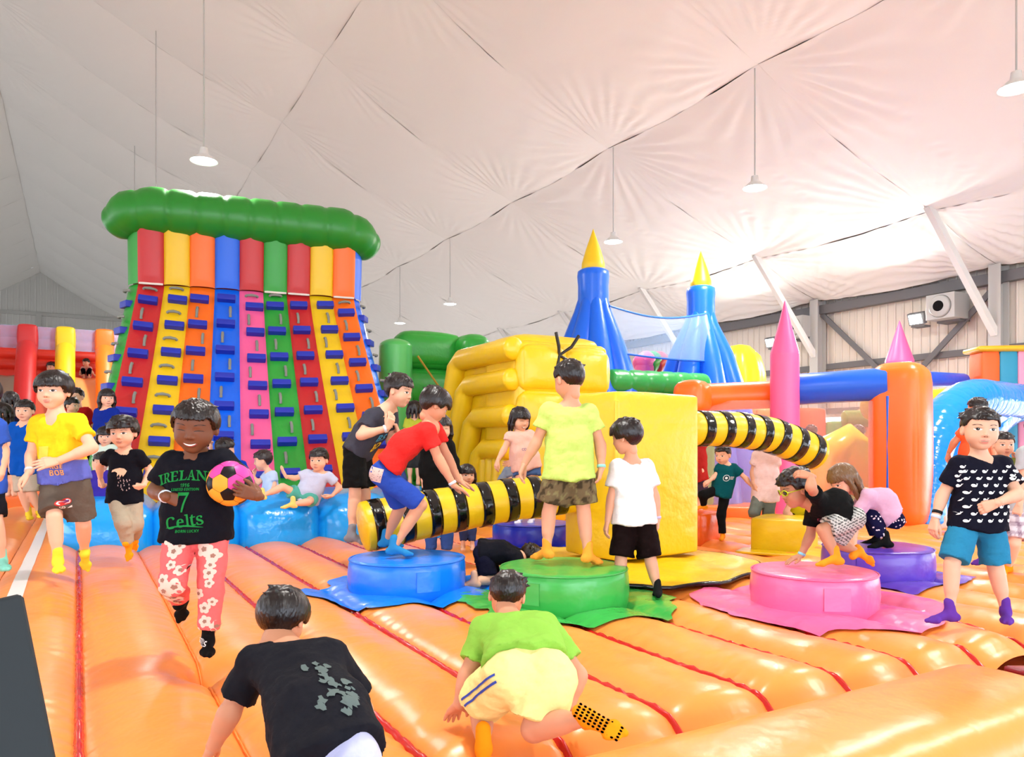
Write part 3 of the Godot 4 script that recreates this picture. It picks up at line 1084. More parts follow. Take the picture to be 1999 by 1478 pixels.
	# the boy who crawls
	var f := {"d": 2.62, "h": 1.24, "fat": 1.06, "skin": TAN, "cell": 0.009, "head": [990, 1163, 0.46], "hp": 102, "face": [178, -30, 4], "hair": "short",
		"tip": [true, false], "sole": [[0.25, 0.35, 1.0], null], "sh": [[1062, 1224, 0.30], [948, 1230, 0.30]], "hip": [[1078, 1324, 0.02], [992, 1324, 0.02]], "mid": [1026, 1262, 0.20],
		"el": [[1128, 1318, -0.1], [914, 1318, -0.2]], "wr": [[1112, 1374, 0.0], [897, 1374, 0.1]], "ha": [[1104, 1402, 0.6], [884, 1392, 0.6]],
		"kn": [[1042, 1424, 0.0], [938, 1370, 0.9]], "an": [[1146, 1402, -0.8], [944, 1460, -0.5]], "to": [[1222, 1446, -0.2], [946, 1482, 0.6]],
		"hands": ["flat", "flat"], "palm": [[0, -1, 0], [0, -1, 0]],
		"shirt": Color(0.52, 0.72, 0.27), "sleeve": 0.72, "hem": -0.07, "loose": 0.016, "pants": Color(0.90, 0.85, 0.56), "plen": 0.86, "ploose": 0.030, "sock": Color(0.93, 0.56, 0.08)}
	person("boy crawling in a green shirt, cream shorts with blue side stripes and orange socks", f)
	leg_stripes(f, 1)
	sole_dots(f, 0)

	# the boy in the whale shirt
	var w := {"d": 4.5, "h": 1.29, "skin": FAIR.darkened(0.06), "head": [1914, 838, -0.03], "hp": 79, "face": [-14, -3, 3], "hair": "short", "wide": 1.04,
		"sh": [[1872, 908, 0.0], [1956, 908, 0.02]], "hip": [[1885, 1020, 0.0], [1931, 1020, 0.0]],
		"el": [[1840, 966, 0.1], [1987, 966, -0.6]], "wr": [[1826, 1012, -0.3], [1946, 982, -1.0]], "ha": [[1819, 1042, 0.0], [1918, 992, 0.0]],
		"kn": [[1858, 1102, -0.4], [1944, 1110, 0.3]], "an": [[1855, 1198, 0.2], [1963, 1194, 0.3]], "to": [[1826, 1218, -0.2], [1964, 1214, -0.6]],
		"hands": ["relax", "relax"], "palm": [[1, 0, -0.3], [0.1, -0.3, -1]],
		"shirt": Color(0.055, 0.065, 0.13), "sleeve": 0.66, "hem": 0.022, "loose": 0.020, "pants": Color(0.16, 0.48, 0.62), "plen": 0.90, "ploose": 0.022, "sock": Color(0.36, 0.20, 0.58),
		"bands": [[0, Color(0.07, 0.08, 0.10), 0.03], [0, Color(0.75, 0.80, 0.86), 0.008]]}
	person("boy in a navy shirt with white whales, teal shorts and purple socks", w)
	whales(w)

	# the people behind him
	person("boy in an olive shirt peering out beside the boy with the whale shirt", {"d": 6.6, "h": 1.22, "skin": FAIR, "head": [1959, 868, 0.0], "hp": 47, "face": [-12, -4, 0], "hair": "short",
		"sh": [[1938, 906, 0.0], [1980, 906, 0.0]], "hip": [[1946, 992, 0.0], [1972, 992, 0.0]], "el": [[1930, 945, 0.2], [1990, 945, 0.2]], "wr": [[1932, 978, -0.4], [1990, 905, -0.5]], "ha": [[1932, 995, 0.0], [1985, 880, 0.0]],
		"kn": [[1940, 1048, -0.3], [1970, 1050, 0.1]], "an": [[1922, 1088, 0.8], [1966, 1096, 0.3]], "to": [[1914, 1106, -0.2], [1960, 1110, -0.5]],
		"shirt": Color(0.42, 0.44, 0.20), "pants": Color(0.30, 0.34, 0.24), "plen": 0.8, "sock": [Color(0.36, 0.20, 0.58), Color(0.93, 0.56, 0.08)]})
	var pl := {"d": 6.2, "h": 1.34, "skin": FAIR, "head": [2026, 838, 0.0], "hp": 54, "face": [-60, 0, 0], "hair": "crop",
		"sh": [[1999, 884, -0.1], [2048, 884, 0.1]], "hip": [[1990, 994, -0.05], [2024, 994, 0.05]], "el": [[1998, 940, 0.0], [2060, 940, 0.0]], "wr": [[1990, 985, -0.5], [2060, 985, 0.0]], "ha": [[1984, 1005, 0.0], [2060, 1010, 0.0]],
		"kn": [[1980, 1062, -0.3], [2026, 1066, 0.1]], "an": [[1968, 1108, 0.6], [2030, 1126, 0.3]], "to": [[1960, 1124, -0.4], [2024, 1140, -0.5]],
		"shirt": Color(0.70, 0.71, 0.72), "pants": Color(0.80, 0.78, 0.80), "plen": 0.85, "ploose": 0.02, "sock": Color(0.93, 0.56, 0.08), "cell": 0.012}
	pl.pants_paint = func(p: Vector3) -> Color:
		var a := fposmod(p.x * 14.0 + p.z * 8.0, 1.0)
		var q := fposmod(p.y * 14.0, 1.0)
		return lin(Color(0.82, 0.80, 0.82).lerp(Color(0.45, 0.35, 0.42), (0.4 if a < 0.35 else 0.0) + (0.4 if q < 0.35 else 0.0)))
	person("boy in a grey shirt and pale plaid shorts at the rim of the blue slide", pl)
	person("boy in an orange shirt and navy shorts at the foot of the ribbed blue slide", {"d": 9.2, "h": 1.56, "skin": TAN, "head": [1906, 797, 0.0], "hp": 38, "face": [-150, 0, 0], "hair": "crop",
		"sh": [[1924, 836, 0.0], [1886, 838, 0.0]], "hip": [[1908, 928, 0.0], [1884, 928, 0.0]], "el": [[1936, 870, 0.3], [1864, 862, 0.3]], "wr": [[1940, 900, 0.0], [1852, 884, 0.5]], "ha": [[1940, 914, 0.0], [1848, 898, 0.0]],
		"kn": [[1906, 982, 0.2], [1866, 978, 0.4]], "an": [[1900, 1030, 0.0], [1850, 1024, -0.3]], "to": [[1896, 1040, 0.8], [1838, 1036, 0.2]],
		"shirt": Color(0.90, 0.36, 0.20), "pants": Color(0.08, 0.10, 0.22), "plen": 0.8, "sock": Color(0.88, 0.87, 0.86)})
	# the boy cut by the picture's edge
	person("boy in a blue shirt, black shorts and mint green socks near the white floor line", {"d": 5.4, "h": 1.42, "skin": FAIR, "head": [-34, 770, 0.0], "hp": 66, "face": [20, 0, 0], "hair": "bowl",
		"sh": [[-72, 832, 0.0], [-6, 832, 0.0]], "hip": [[-58, 950, 0.0], [-18, 950, 0.0]], "el": [[-90, 885, 0.0], [6, 884, 0.2]], "wr": [[-90, 930, 0.0], [2, 926, -0.5]], "ha": [[-90, 950, 0.0], [-6, 944, 0.0]],
		"kn": [[-60, 1030, -0.2], [-8, 1024, -0.3]], "an": [[-66, 1120, 0.2], [4, 1096, 0.5]], "to": [[-66, 1140, -0.8], [10, 1106, -0.8]],
		"shirt": Color(0.20, 0.34, 0.72), "pants": Color(0.10, 0.10, 0.12), "plen": 0.8, "sock": Color(0.50, 0.80, 0.72)})
	person("youth in a bright blue shirt and beige shorts behind the boy in yellow", {"d": 9.6, "h": 1.5, "skin": FAIR, "head": [48, 802, 0.0], "hp": 40, "face": [14, -4, 0], "hair": "crop",
		"sh": [[28, 834, 0.0], [68, 834, 0.0]], "hip": [[38, 912, 0.0], [62, 912, 0.0]], "el": [[18, 876, 0.1], [80, 872, 0.2]], "wr": [[20, 908, -0.3], [76, 900, -0.5]], "ha": [[20, 924, 0.0], [66, 912, 0.0]],
		"kn": [[44, 962, -0.3], [62, 962, 0.0]], "an": [[56, 1004, 0.4], [76, 1000, 0.4]], "to": [[58, 1014, -0.6], [78, 1012, -0.6]],
		"shirt": Color(0.04, 0.30, 0.66), "hem": 0.05, "pants": Color(0.72, 0.66, 0.58), "plen": 0.95, "ploose": 0.02, "sock": Color(0.90, 0.78, 0.20)})

func game_people() -> void:
	var g := {"d": 6.5, "h": 1.52, "skin": FAIR.darkened(0.04), "head": [780, 763, 0.0], "hp": 61, "face": [72, -14, 0], "hair": "crop",
		"sh": [[728, 812, -0.07], [764, 804, 0.10]], "hip": [[692, 884, -0.07], [702, 880, 0.08]],
		"el": [[704, 850, -0.6], [762, 862, 0.3]], "wr": [[756, 836, -0.3], [778, 846, -0.3]], "ha": [[764, 818, 0.0], [772, 828, 0.0]],
		"kn": [[693, 965, 0.0], [712, 965, 0.0]], "an": [[686, 1046, 0.1], [710, 1046, 0.0]], "to": [[704, 1062, -0.2], [728, 1062, 0.0]],
		"hands": ["relax", "fist"], "shirt": Color(0.23, 0.24, 0.27), "sleeve": 0.62, "hem": 0.0, "loose": 0.014, "pants": Color(0.05, 0.05, 0.055), "plen": 0.84, "ploose": 0.024, "sock": Color(0.5, 0.5, 0.52),
		"bands": [[0, Color(0.80, 0.85, 0.92), 0.012]]}
	person("boy in a grey shirt and black shorts standing behind the end of the striped arm", g)
	text_on(g, "BS", 0.07, Vector2(0.02, -0.01), Color(0.28, 0.60, 0.75))
	text_on(g, "BO", 0.07, Vector2(0.02, -0.10), Color(0.88, 0.74, 0.18))
	var r := {"d": 5.65, "h": 1.36, "skin": TAN, "head": [850, 792, 0.02], "hp": 63, "face": [112, -32, 0], "hair": "bowl",
		"sh": [[834, 842, -0.12], [846, 832, 0.14]], "hip": [[742, 926, -0.09], [752, 918, 0.09]], "mid": [790, 868, 0.0],
		"el": [[856, 896, -0.1], [872, 890, 0.2]], "wr": [[886, 948, 0.2], [896, 938, 0.3]], "ha": [[912, 962, 0.3], [918, 950, 0.3]],
		"kn": [[822, 986, -0.2], [782, 990, 1.0]], "an": [[768, 1070, 0.2], [752, 1056, 1.0]], "to": [[806, 1088, -0.1], [784, 1072, 0.3]],
		"hands": ["flat", "flat"], "palm": [[0, -1, 0], [0, -1, 0]],
		"shirt": Color(0.84, 0.17, 0.16), "sleeve": 0.6, "hem": -0.06, "loose": 0.020, "pants": Color(0.16, 0.27, 0.62), "plen": 0.96, "ploose": 0.016, "sock": Color(0.16, 0.48, 0.68),
		"bands": [[0, Color(0.80, 0.85, 0.88), 0.016]]}
	person("boy in red shirt and blue shorts on the blue pod leaning on the striped arm", r)
	patch_on(r)
	person("girl in a black flowered top and jeans behind the striped arm", {"d": 7.2, "h": 1.42, "skin": FAIR, "head": [861, 836, 0.0], "hp": 48, "face": [16, -6, 0], "mood": "smile", "hair": "long",
		"sh": [[836, 872, 0.0], [876, 870, 0.0]], "hip": [[844, 946, 0.0], [872, 946, 0.0]], "el": [[826, 906, 0.2], [886, 902, 0.1]], "wr": [[826, 936, -0.3], [898, 934, -0.3]], "ha": [[826, 950, 0.0], [904, 946, 0.0]],
		"kn": [[842, 1016, -0.2], [874, 1016, -0.2]], "an": [[842, 1080, 0.2], [872, 1080, 0.2]], "to": [[842, 1090, -0.8], [872, 1090, -0.8]],
		"shirt": Color(0.05, 0.05, 0.055), "sleeve": 1.85, "hem": 0.03, "pants": Color(0.20, 0.32, 0.58), "plen": 1.9, "pants_name": "jeans"})
	person("small girl with a fringe standing beside the yellow inflatable", {"d": 7.6, "h": 0.92, "skin": FAIR, "head": [912, 927, 0.0], "hp": 38, "face": [18, -4, 0], "hair": "bob",
		"sh": [[898, 954, 0.0], [928, 954, 0.0]], "hip": [[904, 1006, 0.0], [922, 1006, 0.0]], "el": [[892, 978, 0.0], [934, 978, 0.0]], "wr": [[894, 1000, 0.0], [932, 1000, 0.0]], "ha": [[894, 1010, 0.0], [932, 1010, 0.0]],
		"kn": [[904, 1036, 0.0], [922, 1036, 0.0]], "an": [[904, 1066, 0.0], [922, 1066, 0.0]], "to": [[904, 1074, -0.8], [922, 1074, -0.8]],
		"shirt": Color(0.06, 0.06, 0.07), "sleeve": 0.5, "pants": Color(0.2, 0.25, 0.4), "plen": 1.7})
	var p := {"d": 8.2, "h": 1.3, "skin": FAIR, "head": [1016, 819, 0.0], "hp": 44, "face": [36, -14, 0], "mood": "smile", "hair": "bob",
		"sh": [[996, 852, -0.04], [1036, 850, 0.04]], "hip": [[1014, 912, 0.0], [1042, 912, 0.0]], "el": [[984, 878, -0.2], [1044, 884, 0.1]], "wr": [[972, 898, -0.4], [1004, 900, -1.0]], "ha": [[968, 910, 0.0], [982, 908, 0.0]],
		"kn": [[1020, 962, -0.3], [1040, 962, -0.2]], "an": [[1014, 1012, 0.2], [1038, 1012, 0.2]], "to": [[1010, 1024, -0.8], [1034, 1024, -0.8]],
		"hands": ["relax", "flat"], "shirt": Color(0.90, 0.72, 0.66), "sleeve": 0.4, "hem": 0.01, "loose": 0.02, "pants": Color(0.27, 0.38, 0.58), "plen": 0.34, "sock": Color(0.84, 0.84, 0.90)}
	person("girl in a pale pink top and denim shorts standing on the dark blue pod", p)
	text_on(p, "COOL", 0.03, Vector2(0.0, 0.0), Color(0.55, 0.48, 0.62))
	person("child in a grey shirt crouching behind the girl in pink", {"d": 8.9, "h": 1.1, "skin": FAIR, "head": [1030, 892, 0.0], "hp": 32, "face": [60, 0, 0], "hair": "crop",
		"sh": [[992, 918, -0.05], [1002, 914, 0.08]], "hip": [[975, 960, -0.05], [980, 958, 0.08]], "el": [[996, 940, -0.2], [1006, 940, 0.2]], "wr": [[1010, 955, 0.0], [1016, 955, 0.0]], "ha": [[1020, 962, 0.0], [1024, 962, 0.0]],
		"kn": [[1005, 965, -0.2], [1010, 965, 0.2]], "an": [[985, 1000, 0.0], [990, 1000, 0.2]], "to": [[998, 1006, 0.0], [1002, 1006, 0.0]],
		"shirt": Color(0.48, 0.52, 0.58), "pants": Color(0.06, 0.06, 0.08), "plen": 1.5})
	var t := {"d": 5.2, "h": 1.40, "skin": TAN.lightened(0.08), "head": [1110, 742, 0.04], "hp": 72, "face": [-146, -16, 0], "hair": "short",
		"sh": [[1150, 806, 0.02], [1072, 803, 0.02]], "hip": [[1132, 928, 0.0], [1090, 928, 0.0]],
		"el": [[1172, 868, 0.2], [1047, 864, 0.2]], "wr": [[1174, 914, -0.2], [1024, 905, 0.1]], "ha": [[1168, 940, 0.0], [1014, 930, 0.0]],
		"kn": [[1140, 1004, 0.1], [1071, 1002, 0.1]], "an": [[1147, 1084, -0.1], [1068, 1076, 0.0]], "to": [[1158, 1108, 0.5], [1052, 1098, 0.6]],
		"hands": ["relax", "relax"], "shirt": Color(0.72, 0.84, 0.42), "sleeve": 0.55, "hem": 0.01, "loose": 0.020, "pants": Color(0.36, 0.31, 0.22), "plen": 0.74, "ploose": 0.030, "sock": Color(0.95, 0.58, 0.20),
		"bands": [[0, Color(0.55, 0.80, 0.75), 0.01]]}
	var camo := FastNoiseLite.new()
	camo.seed = 8
	camo.frequency = 11.0
	t.pants_paint = func(q: Vector3) -> Color:
		var v := camo.get_noise_3dv(q)
		return lin(Color(0.24, 0.20, 0.14) if v < -0.15 else (Color(0.40, 0.34, 0.25) if v < 0.2 else Color(0.47, 0.44, 0.30)))
	person("boy in a lime shirt and camouflage shorts standing on the green pod", t)
	var w := {"d": 5.3, "h": 1.22, "skin": TAN.lightened(0.1), "head": [1221, 853, 0.02], "hp": 64, "face": [-122, -12, 0], "hair": "bowl",
		"sh": [[1262, 911, 0.04], [1205, 911, 0.0]], "hip": [[1256, 1016, 0.0], [1220, 1016, 0.0]],
		"el": [[1278, 968, 0.2], [1194, 970, 0.0]], "wr": [[1284, 1014, 0.0], [1186, 1018, -0.1]], "ha": [[1282, 1038, 0.0], [1179, 1046, 0.0]],
		"kn": [[1270, 1094, 0.0], [1212, 1092, 0.0]], "an": [[1284, 1154, 0.0], [1211, 1150, 0.0]], "to": [[1282, 1166, 0.7], [1204, 1164, 0.5]],
		"shirt": Color(0.88, 0.88, 0.88), "sleeve": 0.68, "hem": 0.01, "loose": 0.022, "pants": Color(0.05, 0.045, 0.045), "plen": 0.92, "ploose": 0.026, "sock": Color(0.10, 0.09, 0.09),
		"bands": [[0, Color(0.72, 0.70, 0.80), 0.01]]}
	person("boy in a white shirt and black shorts standing beside the green pod", w)
	var z := {"d": 8.4, "h": 1.06, "skin": FAIR, "head": [1411, 888, 0.0], "hp": 37, "face": [-44, -12, 0], "hair": "short",
		"sh": [[1406, 912, 0.0], [1432, 913, 0.0]], "hip": [[1402, 956, 0.0], [1416, 960, 0.0]], "el": [[1396, 930, -0.2], [1456, 934, 0.0]], "wr": [[1386, 938, -0.4], [1468, 950, 0.0]], "ha": [[1372, 946, 0.0], [1474, 958, 0.0]],
		"kn": [[1372, 966, -0.6], [1408, 1004, 0.0]], "an": [[1374, 988, 0.5], [1411, 1046, 0.0]], "to": [[1360, 992, 0.0], [1408, 1056, -0.6]],
		"shirt": Color(0.02, 0.30, 0.32), "hem": 0.05, "loose": 0.022, "pants": Color(0.05, 0.05, 0.055), "plen": 1.9, "pants_name": "trousers", "sock": Color(0.95, 0.60, 0.12)}
	person("small boy in a teal shirt and black trousers lifting one foot onto the orange block", z)
	ring_on(z, Vector2(-0.005, 0.0), [[0.036, Color(0.82, 0.86, 0.86)], [0.030, Color(0.02, 0.20, 0.22)], [0.014, Color(0.82, 0.86, 0.86)]], "frame")
	print_on(z, [rect(0.036, 0.012, 0.045, 0.005), rect(0.036, 0.0, 0.040, 0.005), rect(0.036, -0.012, 0.034, 0.005)], Color(0.80, 0.74, 0.70))
	person("girl in a pinkish white shirt and grey leggings holding the small boy's hand", {"d": 8.3, "h": 1.28, "skin": TAN.lightened(0.12), "head": [1499, 858, 0.0], "hp": 42, "face": [-40, -14, 0], "hair": "tied",
		"sh": [[1478, 890, 0.0], [1514, 890, 0.0]], "hip": [[1484, 962, 0.0], [1504, 962, 0.0]], "el": [[1470, 922, 0.0], [1516, 922, -0.1]], "wr": [[1471, 944, -0.3], [1488, 942, -0.5]], "ha": [[1474, 957, 0.0], [1478, 950, 0.0]],
		"kn": [[1472, 1000, -0.3], [1500, 1002, 0.0]], "an": [[1478, 1042, 0.2], [1500, 1044, 0.0]], "to": [[1474, 1054, -0.6], [1498, 1056, -0.6]],
		"shirt": Color(0.88, 0.76, 0.74), "hem": 0.06, "loose": 0.02, "pants": Color(0.42, 0.45, 0.42), "plen": 1.2, "pants_name": "leggings", "sock": Color(0.82, 0.78, 0.90), "bands": [[1, Color(0.10, 0.35, 0.75), 0.01]]})
	var k := {"d": 5.05, "h": 1.20, "skin": TAN.darkened(0.08), "tip": [true, false], "head": [1552, 954, 0.02], "hp": 70, "face": [-84, -18, 0], "hair": "curly",
		"sh": [[1588, 1000, 0.10], [1596, 974, -0.10]], "hip": [[1664, 1014, 0.09], [1668, 1012, -0.09]], "mid": [1632, 984, 0.0],
		"el": [[1582, 1044, 0.1], [1583, 952, -0.9]], "wr": [[1564, 1084, 0.0], [1584, 930, 0.3]], "ha": [[1540, 1094, -0.3], [1568, 926, 0.0]],
		"kn": [[1628, 1058, 0.3], [1606, 1034, -0.5]], "an": [[1676, 1078, 0.3], [1632, 1090, 0.1]], "to": [[1704, 1110, 0.0], [1596, 1116, -0.2]],
		"hands": ["flat", "relax"], "palm": [[0, -1, 0], null],
		"shirt": Color(0.05, 0.055, 0.075), "sleeve": 0.62, "hem": -0.08, "loose": 0.014, "pants": Color(0.55, 0.55, 0.53), "plen": 0.84, "ploose": 0.020, "sock": Color(0.95, 0.58, 0.14), "cell": 0.010,
		"bands": [[0, Color(0.55, 0.78, 0.86), 0.008]]}
	k.pants_paint = func(q: Vector3) -> Color:
		return lin(Color(0.80, 0.79, 0.76) if fposmod((q.x * 0.5 + q.y + q.z * 0.3) * 44.0, 1.0) < 0.6 else Color(0.16, 0.17, 0.18))
	person("boy in a black shirt and striped shorts crouching on the pink pod", k)
	glasses(k)
	ring_on(k, Vector2(-0.03, 0.06), [[0.030, Color(0.75, 0.35, 0.45)], [0.026, Color(0.06, 0.06, 0.08)], [0.012, Color(0.90, 0.85, 0.86)]], "frame")
	var b := {"d": 6.2, "h": 1.30, "skin": FAIR, "head": [1644, 938, 0.0], "hp": 58, "face": [-74, -30, 0], "hair": "long", "hair_color": Color(0.42, 0.30, 0.18),
		"sh": [[1686, 966, 0.12], [1694, 968, -0.10]], "hip": [[1744, 1014, 0.08], [1748, 1016, -0.08]], "mid": [1724, 976, 0.0],
		"el": [[1668, 1006, 0.1], [1672, 1010, -0.2]], "wr": [[1664, 1044, 0.0], [1668, 1050, 0.0]], "ha": [[1660, 1064, 0.0], [1664, 1070, 0.0]],
		"kn": [[1694, 1002, 0.1], [1698, 1004, -0.2]], "an": [[1712, 1054, 0.0], [1730, 1058, -0.2]], "to": [[1690, 1064, 0.0], [1706, 1072, 0.0]],
		"shirt": Color(0.80, 0.64, 0.74), "sleeve": 1.5, "hem": -0.05, "loose": 0.018, "pants": Color(0.06, 0.08, 0.20), "plen": 1.82, "ploose": 0.008, "pants_name": "leggings", "sock": Color(0.06, 0.06, 0.07)}
	person("girl with long light brown hair crouching on the purple pod", b)
	dots_on(b)
	person("child in a yellow vest squatting behind the yellow block", {"d": 8.1, "h": 1.15, "skin": FAIR, "head": [1562, 950, 0.0], "hp": 38, "face": [-30, -10, 0], "hair": "crop",
		"sh": [[1545, 978, 0.0], [1578, 978, 0.0]], "hip": [[1550, 1024, 0.1], [1572, 1024, 0.1]], "el": [[1534, 1000, -0.3], [1588, 1000, -0.3]], "wr": [[1538, 1016, -0.5], [1584, 1016, -0.5]], "ha": [[1546, 1022, 0.0], [1578, 1022, 0.0]],
		"kn": [[1540, 1005, -1.0], [1586, 1005, -1.0]], "an": [[1544, 1046, 0.3], [1582, 1046, 0.3]], "to": [[1544, 1054, -0.8], [1582, 1054, -0.8]],
		"shirt": Color(0.80, 0.72, 0.08), "sleeve": 0.0, "pants": Color(0.08, 0.08, 0.08), "plen": 0.7})
	person("child in navy crawling between the blue pod and the green pod", {"d": 5.95, "h": 1.2, "skin": FAIR, "head": [1036, 1090, 0.10], "hp": 50, "face": [100, -40, 0], "hair": "crop",
		"sh": [[1008, 1090, -0.10], [1012, 1084, 0.12]], "hip": [[942, 1080, -0.08], [946, 1076, 0.08]], "mid": [976, 1076, 0.0], "el": [[1010, 1125, -0.2], [1020, 1122, 0.2]], "wr": [[1030, 1140, 0.0], [1036, 1136, 0.0]], "ha": [[1050, 1142, 0.0], [1054, 1140, 0.0]],
		"kn": [[956, 1132, -0.2], [962, 1128, 0.2]], "an": [[926, 1136, -0.3], [930, 1132, 0.3]], "to": [[912, 1140, 0.0], [916, 1136, 0.0]],
		"shirt": Color(0.05, 0.06, 0.10), "sleeve": 0.6, "pants": Color(0.06, 0.075, 0.14), "plen": 0.9, "ploose": 0.02})
	person("woman in a dark red top and patterned skirt behind the yellow block", {"d": 9.4, "h": 1.55, "skin": FAIR, "head": [1352, 822, 0.0], "hp": 38, "face": [30, -8, 0], "hair": "long",
		"sh": [[1334, 856, 0.0], [1370, 856, 0.0]], "hip": [[1342, 930, 0.0], [1364, 930, 0.0]], "el": [[1328, 896, 0.0], [1372, 888, 0.0]], "wr": [[1328, 926, 0.0], [1370, 908, -0.4]], "ha": [[1328, 940, 0.0], [1374, 922, 0.0]],
		"kn": [[1344, 985, 0.0], [1364, 985, 0.0]], "an": [[1344, 1026, 0.0], [1364, 1026, 0.0]], "to": [[1344, 1034, -0.8], [1364, 1034, -0.8]],
		"shirt": Color(0.62, 0.14, 0.12), "pants": Color(0.22, 0.16, 0.22), "plen": 0.7, "ploose": 0.03, "pants_name": "skirt"})

func far_people() -> void:
	var s := {"d": 8.45, "h": 1.2, "skin": FAIR, "head": [622, 898, 0.0], "hp": 43, "face": [-8, -6, 0], "hair": "crop",
		"sh": [[598, 926, 0.0], [640, 928, 0.04]], "hip": [[588, 970, -0.02], [610, 972, 0.06]], "el": [[576, 934, -0.1], [664, 952, 0.1]], "wr": [[558, 930, -0.3], [648, 968, -0.3]], "ha": [[550, 916, 0.0], [636, 972, 0.0]],
		"kn": [[552, 950, -0.6], [602, 980, -0.9]], "an": [[512, 968, -0.3], [572, 984, -0.1]], "to": [[496, 970, 0.0], [560, 986, 0.0]],
		"hands": ["flat", "relax"], "shirt": Color(0.74, 0.77, 0.87), "sleeve": 0.62, "hem": 0.03, "loose": 0.02, "pants": Color(0.33, 0.66, 0.60), "plen": 0.6, "ploose": 0.02, "sock": Color(0.90, 0.80, 0.45)}
	person("boy in a pale grey shirt and mint shorts sitting on the blue cushion", s)
	person("toddler in a white shirt sitting in profile on the blue cushion", {"d": 8.75, "h": 1.0, "skin": FAIR, "head": [512, 899, 0.0], "hp": 37, "face": [-76, -8, 0], "hair": "crop", "hair_color": Color(0.12, 0.08, 0.06),
		"sh": [[520, 926, 0.08], [534, 926, -0.06]], "hip": [[524, 966, 0.06], [534, 968, -0.05]], "el": [[504, 944, 0.0], [536, 948, -0.1]], "wr": [[496, 930, 0.0], [528, 962, -0.2]], "ha": [[494, 918, 0.0], [522, 970, 0.0]],
		"kn": [[502, 968, 0.0], [508, 970, -0.2]], "an": [[484, 982, 0.0], [490, 986, 0.0]], "to": [[476, 982, 0.0], [482, 986, 0.0]],
		"shirt": Color(0.72, 0.80, 0.90), "hem": 0.03, "pants": Color(0.70, 0.72, 0.78), "plen": 0.7})
	person("child in a royal blue shirt climbing at the foot of the rainbow wall", {"d": 9.15, "h": 1.25, "skin": FAIR, "head": [441, 876, 0.1], "hp": 40, "face": [150, 0, 0], "hair": "crop",
		"sh": [[472, 908, 0.0], [436, 906, 0.0]], "hip": [[478, 960, -0.1], [456, 962, -0.1]], "el": [[486, 930, 0.0], [420, 900, 0.3]], "wr": [[490, 950, 0.0], [412, 880, 0.3]], "ha": [[490, 962, 0.0], [410, 866, 0.0]],
		"kn": [[486, 985, 0.8], [452, 985, 0.8]], "an": [[484, 1000, -0.6], [450, 1000, -0.6]], "to": [[486, 1008, 0.0], [450, 1008, 0.0]],
		"shirt": Color(0.02, 0.22, 0.66), "sleeve": 0.7, "pants": Color(0.1, 0.12, 0.2), "plen": 1.2})
	# those by the red slide and the rainbow wall's side
	simple("boy in a blue shirt standing high on the red slide", 21.0, 1.2, [30, 683], 20, [28, 724], Color(0.10, 0.16, 0.42), Color(0.24, 0.22, 0.22), 10.0, "crop")
	simple("child in a grey shirt sitting between the red and the yellow column", 21.0, 1.1, [100, 717], 20, [100, 753], Color(0.52, 0.50, 0.50), Color(0.2, 0.2, 0.22), 0.0, "crop")
	person("child in a pale pink shirt squatting at the top of the orange slide", {"d": 21.2, "h": 1.15, "skin": FAIR, "head": [168, 708, -0.1], "hp": 15, "face": [0, -10, 0], "hair": "crop", "cell": 0.03,
		"sh": [[162, 718, 0.0], [175, 718, 0.0]], "hip": [[164, 734, 0.1], [173, 734, 0.1]], "el": [[157, 726, 0.0], [180, 726, 0.0]], "wr": [[156, 732, -0.3], [184, 732, 0.0]], "ha": [[160, 734, 0.0], [188, 734, 0.0]],
		"kn": [[162, 722, -1.0], [175, 722, -1.0]], "an": [[164, 736, 0.3], [174, 736, 0.3]], "to": [[164, 738, -1.0], [174, 738, -1.0]],
		"shirt": Color(0.84, 0.60, 0.58), "pants": Color(0.04, 0.04, 0.05), "plen": 1.6})
	simple("woman with dark hair in a navy top before the red slide", 11.6, 1.6, [20, 782], 32, [22, 900], Color(0.06, 0.08, 0.17), Color(0.08, 0.08, 0.12), -120.0, "long")
	simple("man in a red shirt before the orange slide", 11.4, 1.78, [148, 775], 34, [156, 890], Color(0.66, 0.10, 0.11), Color(0.12, 0.12, 0.15), 0.0, "short")
	simple("child with black hair before the man in red", 11.0, 1.40, [141, 792], 30, [142, 895], Color(0.10, 0.10, 0.12), Color(0.3, 0.3, 0.32), 80.0, "crop")
	simple("girl in a blue top beside the green side of the rainbow wall", 9.4, 1.38, [209, 777], 33, [206, 885], Color(0.06, 0.16, 0.52), Color(0.15, 0.2, 0.4), 40.0, "long")
	simple("small girl in a white and green top behind the boy with the eagle", 8.8, 1.05, [206, 852], 36, [206, 940], Color(0.76, 0.84, 0.78), Color(0.75, 0.55, 0.62), 20.0, "bob")
	simple("child in a purple top near the rim of the blue cushion", 8.2, 1.0, [199, 902], 36, [200, 990], Color(0.22, 0.18, 0.58), Color(0.2, 0.22, 0.5), 10.0, "crop")
	simple("woman in a pink shirt behind the boy in the blue shirt", 10.2, 1.5, [2, 806], 36, [-4, 920], Color(0.80, 0.45, 0.52), Color(0.15, 0.15, 0.2), -60.0, "long")
	simple("child in a yellow shirt climbing before the green inflatable", 10.6, 1.15, [810, 800], 32, [808, 890], Color(0.70, 0.72, 0.22), Color(0.2, 0.2, 0.2), 170.0, "bob")
	simple("child with black hair inside the bouncy castle by its pink post", 13.0, 1.2, [1584, 844], 27, [1586, 920], Color(0.60, 0.42, 0.40), Color(0.2, 0.2, 0.3), 150.0, "crop")
	simple("child in an orange shirt inside the bouncy castle by its orange pillar", 12.6, 1.25, [1676, 846], 30, [1684, 930], Color(0.90, 0.36, 0.14), Color(0.2, 0.2, 0.3), 140.0, "crop")

